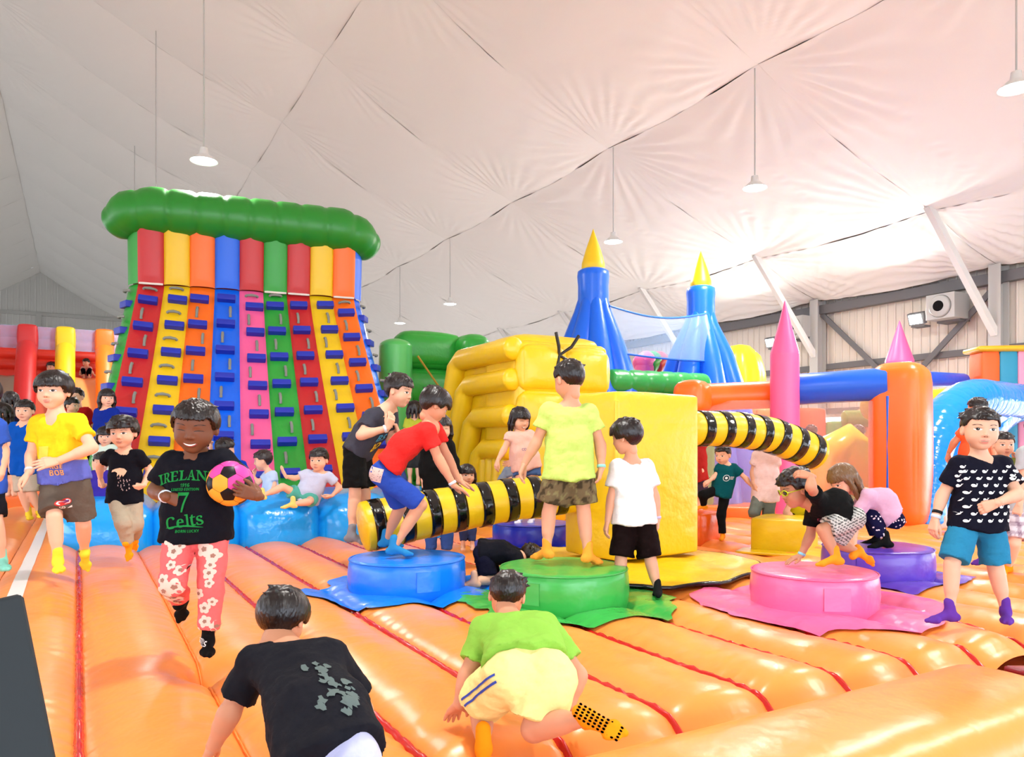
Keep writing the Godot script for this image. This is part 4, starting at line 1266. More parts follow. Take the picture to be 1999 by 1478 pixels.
# someone upright and small in the picture: head, the middle of the hips, and which way they look
func simple(label: String, d: float, h: float, head: Array, hp: float, hips: Array, shirt: Color, pants: Color, yaw: float, hair: String) -> void:
	var u := h * F / d
	var y0: float = head[1] + 0.13 * u
	var c := cos(deg_to_rad(yaw))
	var sg := 1.0 if c >= 0.0 else -1.0
	var w: float = 0.085 * u * maxf(absf(c), 0.35) * sg
	var x0: float = lerpf(head[0], hips[0], 0.25)
	var hy: float = y0 + 0.30 * u
	var s := {"d": d, "h": h, "skin": FAIR, "head": [head[0], head[1], 0.0], "hp": hp, "face": [yaw, -6, 0], "hair": hair, "cell": clampf(d * 0.0020, 0.016, 0.03),
		"sh": [[x0 - w, y0, 0.0], [x0 + w, y0, 0.0]], "hip": [[hips[0] - w * 0.55, hy, 0.0], [hips[0] + w * 0.55, hy, 0.0]],
		"el": [[x0 - w * 1.5, y0 + 0.16 * u, 0.1], [x0 + w * 1.5, y0 + 0.16 * u, 0.1]], "wr": [[x0 - w * 1.5, y0 + 0.29 * u, -0.3], [x0 + w * 1.5, y0 + 0.29 * u, -0.3]], "ha": [[x0 - w * 1.4, y0 + 0.38 * u, 0.0], [x0 + w * 1.4, y0 + 0.38 * u, 0.0]],
		"kn": [[hips[0] - w * 0.6, hy + 0.23 * u, -0.1], [hips[0] + w * 0.6, hy + 0.23 * u, -0.1]], "an": [[hips[0] - w * 0.6, hy + 0.45 * u, 0.1], [hips[0] + w * 0.6, hy + 0.45 * u, 0.1]],
		"to": [[hips[0] - w * 0.6, hy + 0.475 * u, -0.9 * sg], [hips[0] + w * 0.6, hy + 0.475 * u, -0.9 * sg]],
		"shirt": shirt, "pants": pants, "plen": 1.2}
	person(label, s)

# ---------------------------------------------------------------- prints and trimmings
func rect(x: float, y: float, w: float, h: float) -> PackedVector2Array:
	return PackedVector2Array([Vector2(x, y), Vector2(x + w, y), Vector2(x + w, y + h), Vector2(x, y + h)])

func ring_on(s: Dictionary, c: Vector2, rings: Array, where := "pants_frame") -> void:
	var f: Field = s.pants_field if where == "pants_frame" else s.field
	for k in rings.size():
		var a := Acc.new()
		for piece in cut_up(almond(c, rings[k][0], rings[k][0], rings[k][0]), 0.012):
			lay(a, piece, f, s[where], Color.WHITE, 0.004 + 0.0015 * k)
		if a.i.size():
			part("print", a, mat_of(rings[k][1], 0.8), s.pants_node if where == "pants_frame" else s.shirt_node)

func two_tone(s: Dictionary, upper: Color, lower: Color, split: float) -> Callable:
	var a := lin(upper)
	var b := lin(lower)
	return func(p: Vector3) -> Color:
		return a if p.y > s.get("split_y", 0.83) else b

func petal(c: Vector2, r: float, turn: float) -> PackedVector2Array:
	var p := PackedVector2Array()
	for k in 30:
		var a := TAU * k / 30.0
		p.append(c + Vector2.from_angle(a + turn) * r * (0.72 + 0.28 * absf(cos(a * 2.5))))
	return p

func flowers(s: Dictionary) -> void:
	var rng := RandomNumberGenerator.new()
	rng.seed = 21
	var fr: Transform3D = s.pants_frame
	var f: Field = s.pants_field
	var front := Transform3D(Basis(ax, Vector3.UP, -fw), Vector3.ZERO)
	var a := Acc.new()
	var dots := Acc.new()
	for leg in 2:
		var pts := [s.hip_[leg], s.kn_[leg], s.an_[leg]]
		for seg in 2:
			for k in 6:
				var t := (k + rng.randf_range(0.0, 0.7)) / 6.0
				var c: Vector3 = pts[seg].lerp(pts[seg + 1], t) + ax * rng.randf_range(-0.05, 0.05)
				var r := rng.randf_range(0.022, 0.042)
				var at := Transform3D(front.basis, c - fw * 0.25)
				for piece in cut_up(petal(Vector2.ZERO, r, rng.randf() * 3.0), 0.02):
					lay(a, piece, f, at, Color.WHITE, 0.0025)
				lay(dots, petal(Vector2.ZERO, r * 0.32, rng.randf()), f, at, Color.WHITE, 0.0045)
	part("flower_print", a, mat_of(Color(0.90, 0.80, 0.74), 0.85), s.pants_node).set_meta("kind", "stuff")
	part("flower_print", dots, mat_of(Color(0.62, 0.46, 0.40), 0.85), s.pants_node).set_meta("kind", "stuff")

func whale(c: Vector2, w: float) -> PackedVector2Array:
	var o := [[-1.0, 0.05], [-0.85, 0.45], [-0.45, 0.62], [0.0, 0.52], [0.40, 0.20], [0.72, 0.30], [0.70, 0.78], [0.98, 0.62], [1.25, 0.80], [1.12, 0.45], [0.92, 0.30], [0.78, -0.15], [0.45, -0.45], [-0.1, -0.55], [-0.7, -0.45]]
	var p := PackedVector2Array()
	for q in o:
		p.append(c + Vector2(q[0], q[1]) * w)
	return p

func whales(s: Dictionary) -> void:
	var list := []
	for row in 8:
		for col in 6:
			list.append(whale(Vector2((col - 2.5) * 0.062 + (0.031 if row % 2 else 0.0), 0.115 - row * 0.041), 0.0155))
	print_on(s, list, Color(0.90, 0.90, 0.90), "frame", "whale_print")
	var f: Field = s.field
	for k in 2:      # and on the sleeves
		var a := Acc.new()
		for q in 4:
			var c: Vector3 = s.sh_[k].lerp(s.el_[k], 0.05 + 0.15 * q) + ax * (0.012 if q % 2 else -0.012)
			lay(a, whale(Vector2.ZERO, 0.014), f, Transform3D(Basis(ax, Vector3.UP, -fw), c - fw * 0.2), Color.WHITE, 0.003)
		part("whale_print", a, mat_of(Color(0.90, 0.90, 0.90), 0.8), s.shirt_node).set_meta("kind", "stuff")

func dots_on(s: Dictionary) -> void:
	var f: Field = s.pants_field
	var a := Acc.new()
	var rng := RandomNumberGenerator.new()
	rng.seed = 3
	for k in 70:
		var leg := k % 2
		var t := rng.randf()
		var c: Vector3 = (s.hip_[leg].lerp(s.kn_[leg], t * 2.0) if t < 0.5 else s.kn_[leg].lerp(s.an_[leg], t * 2.0 - 1.0)) + Vector3.UP * rng.randf_range(-0.06, 0.06) + ax * rng.randf_range(-0.04, 0.04)
		lay(a, almond(Vector2.ZERO, 0.006, 0.006, 0.006), f, Transform3D(Basis(ax, Vector3.UP, -fw), c - fw * 0.3), Color.WHITE, 0.003)
	part("dot_print", a, mat_of(Color(0.86, 0.80, 0.84), 0.8), s.pants_node).set_meta("kind", "stuff")

func leg_stripes(s: Dictionary, leg: int) -> void:
	var f: Field = s.pants_field
	var a := Acc.new()
	var out: Vector3 = -ax
	var h0: Vector3 = s.hip_[leg]
	var k0: Vector3 = s.kn_[leg]
	var dir := (k0 - h0).normalized()
	var look := (out * 0.8 - fw * 0.6).normalized()
	look = (look - dir * look.dot(dir)).normalized()
	var across := dir.cross(look).normalized()
	for q in [-0.012, 0.012]:
		for k in 14:
			var t0 := k / 14.0
			var c: Vector3 = h0.lerp(k0, -0.15 + t0 * 0.95) + across * q + look * 0.25
			var l: float = (k0 - h0).length() * 0.95 / 14.0
			lay(a, rect(-0.004, -l * 0.5, 0.008, l * 1.02), f, Transform3D(Basis(across, -dir, look), c), Color.WHITE, 0.003)
	part("side_stripe", a, mat_of(Color(0.22, 0.30, 0.66), 0.8), s.pants_node).set_meta("kind", "stuff")

# rubber dots under a sock whose sole is turned to the lens
func sole_dots(s: Dictionary, leg: int) -> void:
	var an: Vector3 = s.an_[leg]
	var fb: Basis = s["foot_%d" % leg]
	var x := fb.x
	var y := fb.y
	var z := fb.z
	var l: float = 0.152 * s.h
	var node: Node3D = s.root
	var a := Acc.new()
	for i in 5:
		for j in 10:
			var p := an + (x * (-0.11 + i * 0.055) - y * 0.243 + z * (-0.18 + j * 0.085)) * l
			var t := Transform3D(Basis(x, -z, -y).orthonormalized(), p + y * 0.008 * 0.0)
			a.put(puff(Vector3(0.006, 0.009, 0.004), 0.0015, 0.001, 2), t)
	part("sole_grip", a, mat_of(Color(0.16, 0.16, 0.34), 0.6), node).set_meta("kind", "stuff")

func sock_text(s: Dictionary, leg: int, text: String, col: Color) -> void:
	var an: Vector3 = s.an_[leg]
	var a := Acc.new()
	var f := Field.new(an - Vector3.ONE * 0.1, an + Vector3.ONE * 0.1, 0.01)
	var z: Vector3 = (s.to_[leg] - an).normalized()
	var l: float = 0.152 * s.h
	f.bone(an + (s.kn_[leg] - an).normalized() * 0.34 * l, an, 0.15 * l, 0.165 * l, 0.01)
	f.bone(an, an + z * 0.5 * l, 0.15 * l, 0.12 * l, 0.02)
	letters(a, text, 0.020, Vector2.ZERO, f, Transform3D(Basis(ax, Vector3.UP, -fw), an - fw * 0.15 + Vector3.UP * 0.008), 0.0, 0.0, false)
	if a.i.size():
		part("lettering", a, mat_of(col, 0.8), s.root).set_meta("kind", "stuff")

func patch_on(s: Dictionary) -> void:
	var f: Field = s.pants_field
	var a := Acc.new()
	var c: Vector3 = s.hip_[0] - fw * 0.3 - s.up * 0.0 + ax * 0.0
	var fr := Transform3D(Basis(ax, Vector3.UP, -fw), c).rotated_local(Vector3.BACK, -0.25)
	for piece in cut_up(rect(-0.07, -0.055, 0.10, 0.10), 0.025):
		lay(a, piece, f, fr, Color.WHITE, 0.003)
	var p := part("patch", a, mat_of(Color(0.80, 0.70, 0.66), 0.85), s.pants_node)
	p.set_meta("kind", "stuff")
	var b := Acc.new()
	var rng := RandomNumberGenerator.new()
	rng.seed = 12
	for k in 26:
		var q := Vector2(rng.randf_range(-0.064, 0.022), rng.randf_range(-0.05, 0.038))
		lay(b, rect(q.x, q.y, 0.006, 0.003), f, fr, Color.WHITE, 0.0045)
	part("patch_print", b, mat_of(Color(0.25, 0.22, 0.28), 0.85), p).set_meta("kind", "stuff")

func glasses(s: Dictionary) -> void:
	var t: Transform3D = s.ht
	var a := Acc.new()
	for k in [-1.0, 1.0]:
		var rim := []
		for j in 17:
			var q := TAU * j / 16.0
			rim.append(t * Vector3(k * 0.16 + cos(q) * 0.12, 0.0 + sin(q) * 0.075, 0.44 - 0.25 * absf(k * 0.16 + cos(q) * 0.12)))
		var rr := []
		rr.resize(17)
		rr.fill(0.0035)
		tube(rim, rr, 6, 0.0, a)
		tube([t * Vector3(k * 0.28, 0.01, 0.36), t * Vector3(k * 0.40, 0.0, -0.05)], [0.003, 0.003], 6, 0.0, a)
	tube([t * Vector3(-0.05, 0.0, 0.43), t * Vector3(0.05, 0.0, 0.43)], [0.003, 0.003], 6, 0.0, a)
	var g := thing("sunglasses", "yellow green sunglasses on the boy crouching on the pink pod", "sunglasses", s.root.position)
	var fr := part("frame", a, mat_of(Color(0.72, 0.80, 0.12), 0.4), g)
	for k in [-1.0, 1.0]:
		part("lens", lathe([Vector2(0.001, 0.002), Vector2(0.018, 0.001), Vector2(0.001, 0.0)], 14), mat_of(Color(0.10, 0.12, 0.12), 0.1, 0.6), g, Transform3D(Basis(t.basis.x.normalized(), t.basis.z.normalized(), -t.basis.y.normalized()), t * Vector3(k * 0.16, 0, 0.40)))
# ================================================================ the hall: a steel shed lined with draped white fabric
const BAY := 4.26
const KNOTS := [[-20.9, 4.64], [-19.1, 5.55], [-15.1, 7.62], [-10.0, 10.27], [-2.5, 14.15], [5.02, 10.27], [10.15, 7.62], [14.16, 5.55], [15.9, 4.64]]
const FAR_Z := -67.0
const NEAR_Z := 12.07
const GROUND := -0.62

func hall() -> void:
	# floor, walls, ends
	struct("floor", box(Vector3(38.0, 0.2, NEAR_Z - FAR_Z + 2.0), at3(Vector3(-2.5, GROUND - 0.1, (NEAR_Z + FAR_Z) / 2))), M.concrete)
	ceiling()
	wall_right()
	# the side walls stop above head height: daylight comes in below them
	struct("wall_left", box(Vector3(0.2, 2.4, NEAR_Z - FAR_Z), at3(Vector3(-21.2, 3.9, (NEAR_Z + FAR_Z) / 2))), M.sheet)
	struct("yard_ground", box(Vector3(90.0, 0.2, 120.0), at3(Vector3(-2.5, GROUND - 0.35, -25.0))), M.yard)
	wall_end("wall_far", FAR_Z, 1.0)
	wall_end("wall_near", NEAR_Z, -1.0)
	lamps()

func wall_end(called: String, z: float, way: float) -> void:
	var poly := PackedVector2Array([Vector2(-21.2, GROUND), Vector2(16.3, GROUND), Vector2(16.3, 4.7), Vector2(-2.5, 14.6), Vector2(-21.2, 4.7)])
	if way < 0.0:      # the entrance behind the photographer stands open
		poly = PackedVector2Array([Vector2(-21.2, GROUND), Vector2(-14.0, GROUND), Vector2(-14.0, 4.2), Vector2(12.0, 4.2), Vector2(12.0, GROUND), Vector2(16.3, GROUND), Vector2(16.3, 4.7), Vector2(-2.5, 14.6), Vector2(-21.2, 4.7)])
	var w := struct(called, plate(poly, 0.2, at3(Vector3(0, 0, z))), M.sheet)
	if way > 0.0:      # the ribs of the sheets and the rails of the end that shows
		var rib := box(Vector3(0.10, 1.0, 0.08))
		for k in 30:
			var x := -7.5 + k * 0.36
			var top := 14.3 - absf(x + 2.5) * 0.515
			var m := Transform3D(Basis.from_scale(Vector3(1, top - 6.0, 1)), Vector3(x, (top + 6.0) / 2, z + 0.13))
			struct("rib", rib, M.sheet, w, m)
		struct("rail", box(Vector3(14.0, 0.25, 0.16)), M.pale_steel, w, at3(Vector3(-1.5, 10.9, z + 0.16)))
		for x in [-5.2, -2.6, 3.4]:
			struct("post", box(Vector3(0.35, 9.0, 0.22)), M.pale_steel, w, at3(Vector3(x, 6.4, z + 0.2)))

# one drape of fabric between two purlins and two frames, used again in every bay
func drape(k: int, fine: int) -> Acc:
	var a: Array = KNOTS[k]
	var b: Array = KNOTS[k + 1]
	var acc := Acc.new()
	var p := PackedVector3Array()
	var span: float = b[0] - a[0]
	var n := FastNoiseLite.new()
	n.seed = k
	n.frequency = 0.9
	for i in fine + 1:
		var u := float(i) / fine
		for j in fine + 1:
			var v := float(j) / fine
			var y := lerpf(a[1], b[1], u)
			var hang := sin(PI * u)
			var bow := sin(PI * v)
			y -= (0.062 * span) * hang * (0.76 + 0.24 * bow) + 0.10 * bow * (1.0 - hang)
			# folds that run out from the four corners where the fabric is tied up
			for c in [Vector2(0, 0), Vector2(1, 0), Vector2(0, 1), Vector2(1, 1)]:
				var q := Vector2((u - c.x) * absf(span), (v - c.y) * BAY)
				var r := q.length()
				var ang := atan2(absf(q.y), absf(q.x))
				y += 0.0105 * exp(-pow((r - 1.1) / 1.1, 2.0)) * sin(ang * (26.0 + 7.0 * c.x + 5.0 * c.y) + 2.0 * n.get_noise_2d(ang * 3.0, r)) * minf(r, 1.0)
			# puckers along the sewn seams, a third and two thirds across the bay
			for sv in [0.36, 0.70]:
				y += 0.007 * exp(-pow((v - sv) / 0.02, 2.0)) * sin(u * span * 34.0) * (0.5 + n.get_noise_2d(u * 9.0, sv * 7.0))
			y += 0.02 * n.get_noise_2d(u * span, v * 3.0)
			var x: float = a[0] + span * u
			p.append(Vector3(x, y, -v * BAY + skew(x)))
	acc.grid(p, fine, fine, true)
	return acc

# the frames stand a little askew beyond the third purlin
func skew(x: float) -> float:
	return maxf(0.0, x - 10.15) * 0.16

func ceiling() -> void:
	var root := Node3D.new()
	root.name = "ceiling"
	root.set_meta("kind", "structure")
	add_child(root)
	# sheet roof above the fabric, so that the hall is closed
	for side in 2:
		var x0 := -2.5 if side == 0 else -21.4
		var x1 := 16.5 if side == 0 else -2.5
		var y0 := 14.75 if side == 0 else 4.9
		var y1 := 4.9 if side == 0 else 14.75
		var m := Vector3((x0 + x1) / 2, (y0 + y1) / 2, (NEAR_Z + FAR_Z) / 2)
		var s := Vector3(Vector2(x1 - x0, y1 - y0).length() + 0.4, 0.08, NEAR_Z - FAR_Z + 0.4)
		struct("roof_sheet", box(s), M.sheet, root, Transform3D(Basis(Vector3.BACK, atan2(y1 - y0, x1 - x0)), m))
	for k in 8:
		var near_mesh := drape(k, 96 if k in [4, 5, 6, 7] else 12).mesh()
		var far_mesh := drape(k, 24 if k in [3, 4, 5, 6] else 10).mesh()
		for bay in 19:
			var z := NEAR_Z - bay * BAY
			var close := z < 6.0 and z > -32.0
			struct("fabric_panel", near_mesh if close and k >= 4 else far_mesh, M.fabric, root, at3(Vector3(0, 0, z)))

func beam(from: Vector3, to: Vector3, w: float, h: float) -> Acc:
	var d := to - from
	var z := d.normalized()
	var x := Vector3.UP.cross(z)
	x = x.normalized() if x.length() > 0.01 else Vector3.RIGHT
	var y := z.cross(x)
	return box(Vector3(w, h, d.length()), Transform3D(Basis(x, y, z), (from + to) / 2))

func wall_right() -> void:
	var xw := 16.15
	var w := Node3D.new()
	w.name = "wall_right"
	w.set_meta("kind", "structure")
	add_child(w)
	struct("sheet", box(Vector3(0.1, 3.3, NEAR_Z - FAR_Z), at3(Vector3(xw + 0.1, 3.40, (NEAR_Z + FAR_Z) / 2))), M.cream_sheet, w)
	# ribs of the sheets where they show
	var rib := box(Vector3(0.035, 2.9, 0.05), Transform3D(), null, 0.012)
	for k in 150:
		struct("rib", rib, M.cream_sheet, w, at3(Vector3(xw + 0.04, 3.25, -1.5 - k * 0.20)))
	for y in [1.9, 3.0]:
		struct("girt", box(Vector3(0.10, 0.14, NEAR_Z - FAR_Z), at3(Vector3(xw - 0.02, y, (NEAR_Z + FAR_Z) / 2))), M.steel, w)
	struct("eave_beam", box(Vector3(0.18, 0.22, NEAR_Z - FAR_Z), at3(Vector3(xw - 0.10, 4.42, (NEAR_Z + FAR_Z) / 2))), M.steel, w)
	for bay in 19:
		var z := NEAR_Z - bay * BAY
		if z > 12.5 or z < -45.0:
			continue
		# a frame's column: two flanges and a web
		var c := struct("column", box(Vector3(0.30, 5.3, 0.02), at3(Vector3(15.92, 2.0, z + 0.92))), M.pale_steel, w)
		struct("flange", box(Vector3(0.02, 5.3, 0.24), at3(Vector3(15.77, 2.0, z + 0.92))), M.pale_steel, c)
		struct("flange", box(Vector3(0.02, 5.3, 0.24), at3(Vector3(16.07, 2.0, z + 0.92))), M.pale_steel, c)
		struct("knee_brace", beam(Vector3(14.05, 5.62, z + 0.62), Vector3(15.80, 3.26, z + 0.92), 0.13, 0.13), M.white_steel, w)
	for z in [NEAR_Z - 5 * BAY + 0.92, NEAR_Z - 8 * BAY + 0.92]:
		struct("cross_brace", beam(Vector3(16.0, 4.35, z), Vector3(16.0, 0.2, z - BAY), 0.05, 0.12), M.steel, w)
		struct("cross_brace", beam(Vector3(16.02, 0.2, z), Vector3(16.02, 4.35, z - BAY), 0.05, 0.12), M.steel, w)
	# ventilation boxes and floodlights on the wall
	for q in [[1850, 600, "pale grey exhaust fan box on the wall above the second pink spire"], [1562, 640, "pale grey exhaust fan box on the wall behind the tall pink spire"]]:
		var p := on_wall(q[0], q[1], 15.75)
		var t := thing("exhaust_fan", q[2], "fan", p)
		part("housing", box(Vector3(0.55, 0.52, 0.60)), M.pale_steel, t)
		part("cowl", tube([Vector3(-0.27, 0, 0), Vector3(-0.34, 0, 0)], [0.24, 0.20], 24, 0.0), M.pale_steel, t)
		part("hole", tube([Vector3(-0.335, 0, 0), Vector3(-0.35, 0, 0)], [0.11, 0.11], 20, 0.0), mat_of(Color(0.05, 0.05, 0.05), 0.9), t)
		part("bracket", box(Vector3(0.35, 0.05, 0.5), at3(Vector3(0.2, -0.28, 0))), M.steel, t)
	flood(on_wall(1790, 622, 15.7), "small floodlight on the wall beside the exhaust fan box")
	flood(on_wall(1507, 668, 15.7), "small floodlight on the wall beyond the tall pink spire")

func on_wall(px: float, py: float, x: float) -> Vector3:
	var d := W(px, py, 1.0) - eye
	return eye + d * (x / d.x)

func flood(p: Vector3, label: String) -> void:
	var t := thing("floodlight", label, "floodlight", p, 0.0, "")
	var tilt := Basis(Vector3.BACK, 0.35)
	part("lamp_body", box(Vector3(0.12, 0.26, 0.34), Transform3D(tilt, Vector3.ZERO)), M.steel, t)
	part("lamp_face", box(Vector3(0.01, 0.20, 0.28), Transform3D(tilt, tilt * Vector3(-0.066, 0, 0))), M.glow, t)
	part("yoke", box(Vector3(0.24, 0.04, 0.30), at3(Vector3(0.14, -0.16, 0))), M.steel, t)
	var l := AreaLight3D.new()
	l.name = "floodlight_beam"
	l.area_size = Vector2(0.28, 0.20)
	l.light_energy = 30.0
	l.light_color = Color(1.0, 0.98, 0.95)
	l.area_range = 60.0
	l.shadow_enabled = true
	t.add_child(l)
	l.transform = Transform3D(Basis.looking_at(Vector3(-1.0, -0.36, 0.0)), tilt * Vector3(-0.09, 0, 0))

# ---------------------------------------------------------------- the lamps that hang from the purlins
func lamps() -> void:
	var rows := [[10.15, [-0.9, -5.09, -9.3, -13.3, -21.7, -26.0, -34.5]], [1.70, [3.5, -4.2, -12.7, -21.2, -29.7]], [-8.0, [3.5, -4.2, -12.7, -25.5]], [10.15, [7.6]]]
	var names := {"10.15 -5.09": "hanging high bay lamp over the ribbed blue slide", "10.15 -13.30": "hanging high bay lamp above the blue towers", "10.15 -21.70": "hanging high bay lamp above the green inflatable", "10.15 -26.00": "hanging high bay lamp farthest down the row over the green inflatable", "1.70 -12.70": "hanging high bay lamp above the rainbow climbing wall"}
	for row in rows:
		for z in row[1]:
			var key := "%.2f %.2f" % [row[0], z]
			lamp(Vector3(row[0], 5.5, z), names.get(key, "hanging high bay lamp of the hall"), "hanging high bay lamps")

func lamp(p: Vector3, label: String, group: String) -> void:
	var t := thing("pendant_lamp", label, "lamp", p, 0.0, group)
	var roof := 14.1 - absf(p.x + 2.5) * 0.516
	part("cord", tube([Vector3(0, 0.2, 0), Vector3(0, roof - p.y, 0)], [0.012, 0.012], 8, 0.0), M.pale_steel, t)
	part("lamp_housing", lathe([Vector2(0.001, 0.22), Vector2(0.06, 0.21), Vector2(0.07, 0.12), Vector2(0.12, 0.08), Vector2(0.21, 0.0), Vector2(0.205, 0.0), Vector2(0.11, 0.07), Vector2(0.001, 0.075)], 28), M.white_steel, t)
	part("lamp_lens", lathe([Vector2(0.001, -0.015), Vector2(0.12, -0.01), Vector2(0.19, 0.01), Vector2(0.001, 0.02)], 28), M.glow, t)
	var l := AreaLight3D.new()
	l.name = "pendant_beam"
	l.area_size = Vector2(0.36, 0.36)
	l.light_energy = LAMP
	l.light_color = Color(1.0, 0.985, 0.96)
	l.area_range = 60.0
	l.shadow_enabled = true
	t.add_child(l)
	l.transform = Transform3D(Basis(Vector3.RIGHT, -PI / 2), Vector3(0, -0.03, 0))
# ================================================================ the orange mattress
const PITCH := 0.53
const MAT_Z0 := -2.25
const MAT_Z1 := -14.2
var dents := []            # [x, z, depth, radius] where someone stands
var mat_noise := FastNoiseLite.new()

func mat_y(x: float, z: float) -> float:
	var s := 2.0 * fposmod(x / PITCH, 1.0) - 1.0
	var cell := floorf(x / PITCH)
	var y := 0.115 * (sqrt(maxf(1.0 - 0.94 * s * s, 0.0)) - 1.0)
	# puckers run in from the seams
	var edge := exp(-pow((1.0 - absf(s)) / 0.42, 2.0))
	y += 0.0075 * edge * sin(z * 52.0 + 5.0 * mat_noise.get_noise_2d(z * 3.0, cell * 9.0)) * (0.55 + 0.9 * mat_noise.get_noise_2d(z * 1.4 + 40.0, cell * 5.0 + s))
	# each tube is a little fuller or slacker along its length
	y += 0.028 * mat_noise.get_noise_2d(z * 0.5, cell * 3.1) * (1.0 - s * s)
	# the far end towards the red slide rides higher
	y += 0.09 * smoothstep(1.2, -0.6, x) * smoothstep(-3.8, -6.2, z)
	for q in dents:
		var r2: float = ((x - q[0]) * (x - q[0]) + (z - q[1]) * (z - q[1])) / (q[3] * q[3])
		if r2 < 6.0:
			y -= q[2] * exp(-r2)
	# the ends dip into the cross seam
	y -= 0.11 * exp(-pow((MAT_Z0 - z) / 0.10, 2.0))
	return y

func rows_z() -> PackedFloat32Array:
	var out := PackedFloat32Array()
	var z := MAT_Z0
	while z > MAT_Z1:
		out.append(z)
		z -= 0.030 if z > -6.0 else (0.05 if z > -9.0 else 0.12)
	out.append(MAT_Z1)
	return out

func mattress() -> void:
	mat_noise.frequency = 1.0
	mat_noise.seed = 4
	# feet and hands press in: pixel and how deep
	for q in [[404, 1288, 0.10, 0.13], [1833, 1222, 0.03, 0.14], [1962, 1216, 0.03, 0.14], [890, 1400, 0.03, 0.10], [1040, 1445, 0.06, 0.14], [1285, 1170, 0.03, 0.10], [116, 1132, 0.03, 0.12], [945, 1470, 0.04, 0.12]]:
		var p := on_level(q[0], q[1])
		dents.append([p.x, p.z, q[2], q[3]])
	var t := thing("inflatable_mattress", "large orange inflatable mattress of long tubes with red seams", "bouncy mattress", Vector3.ZERO)
	var zs := rows_z()
	for k in range(-9, 20):
		var acc := Acc.new()
		var p := PackedVector3Array()
		var n := 18
		for z in zs:
			for j in n + 1:
				var u := 0.5 - 0.5 * cos(PI * j / n)
				var x := (k + clampf(u, 0.004, 0.996)) * PITCH
				p.append(Vector3(x, mat_y(x, z), z))
		acc.grid(p, zs.size() - 1, n, true)
		part("tube", acc, M.orange, t)
		# the seam beside it
		if k == 0 or k >= 2 or k < -1:
			part("seam_tape", seam(k * PITCH, 0.021, zs, 0.016), M.red_tape, t)
		elif k == 1:
			part("seam_stitching", seam(k * PITCH, 0.006, zs, 0.012), M.orange, t)
	part("white_line", stripe(-0.36, 0.046, -3.6, -12.5), mat_of(Color(0.86, 0.85, 0.84), 0.4), t)
	part("underside", box(Vector3(29 * PITCH, 0.30, MAT_Z0 - MAT_Z1 - 0.1), at3(Vector3(5.5 * PITCH, -0.40, (MAT_Z0 + MAT_Z1) / 2))), M.orange, t)
	# the thick roll along the near edge, with its sewn line
	var roll := edge_roll(-5.4, 3.74, Vector3(0, -0.325, -1.90), 0.36, 0.335)
	var r := part("edge_roll", roll, M.orange, t)
	part("seam_stitching", tube([Vector3(-5.3, -0.165, -1.542), Vector3(3.70, -0.165, -1.542)], [0.004, 0.004], 6, 0.0), M.seam_dark, r)
	var far := thing("inflatable_mattress", "deep orange inflatable step beyond the corner of the mattress edge", "bouncy mattress", Vector3(6.98, -0.10, -1.98))
	part("edge_roll", puff(Vector3(5.3, 0.60, 0.66), 0.26, 0.03, 14, at3(Vector3(0, -0.33, 0))), vinyl(Color(0.87, 0.24, 0.05)), far)
	part("flap", puff(Vector3(0.55, 0.03, 0.10), 0.012, 0.004, 6, Transform3D(Basis(Vector3.FORWARD, 0.15), Vector3(-2.78, 0.02, 0.0))), vinyl(Color(0.50, 0.10, 0.16)), far)

# a long roll of rounded square section with puckered ends
func edge_roll(x0: float, x1: float, c: Vector3, hw: float, hh: float) -> Acc:
	var acc := Acc.new()
	var p := PackedVector3Array()
	var xs := [[x0, 0.0], [x0, 0.9]]
	for k in 121:
		xs.append([lerpf(x0 + 0.03, x1 - 0.03, k / 120.0), 1.0])
	for q in [[x1 - 0.012, 0.985], [x1, 0.94], [x1 + 0.015, 0.80], [x1 + 0.03, 0.4], [x1 + 0.035, 0.0]]:
		xs.append(q)
	for q in xs:
		for j in 41:
			var a := TAU * j / 40.0
			var cs := cos(a)
			var sn := sin(a)
			var s: float = q[1] * (1.0 + 0.006 * mat_noise.get_noise_2d(q[0] * 3.0, a * 2.0))
			p.append(c + Vector3(q[0], hh * s * signf(sn) * pow(absf(sn), 0.62), hw * s * signf(cs) * pow(absf(cs), 0.62)))
	acc.grid(p, xs.size() - 1, 40, true, true)
	return acc

func seam(x: float, half: float, zs: PackedFloat32Array, lift: float) -> Acc:
	var acc := Acc.new()
	var p := PackedVector3Array()
	for z in zs:
		var y := maxf(mat_y(x + half, z), mat_y(x - half, z))
		var w := half * (1.0 + 0.25 * sin(z * 31.0) * mat_noise.get_noise_1d(z * 2.0))
		p.append(Vector3(x - w, y - 0.012, z))
		p.append(Vector3(x - w * 0.5, y + lift * 0.5, z))
		p.append(Vector3(x + 0.002 * sin(z * 40.0), y + lift * (0.8 + 0.3 * sin(z * 75.0)), z))
		p.append(Vector3(x + w * 0.5, y + lift * 0.5, z))
		p.append(Vector3(x + w, y - 0.012, z))
	acc.grid(p, zs.size() - 1, 4, true)
	return acc

func stripe(x: float, half: float, z0: float, z1: float) -> Acc:
	var acc := Acc.new()
	var p := PackedVector3Array()
	var n := 180
	for k in n + 1:
		var z := lerpf(z0, z1, float(k) / n)
		for j in 5:
			var q := x + half * (j / 2.0 - 1.0)
			p.append(Vector3(q, mat_y(q, z) + 0.004, z))
	acc.grid(p, n, 4, true)
	return acc

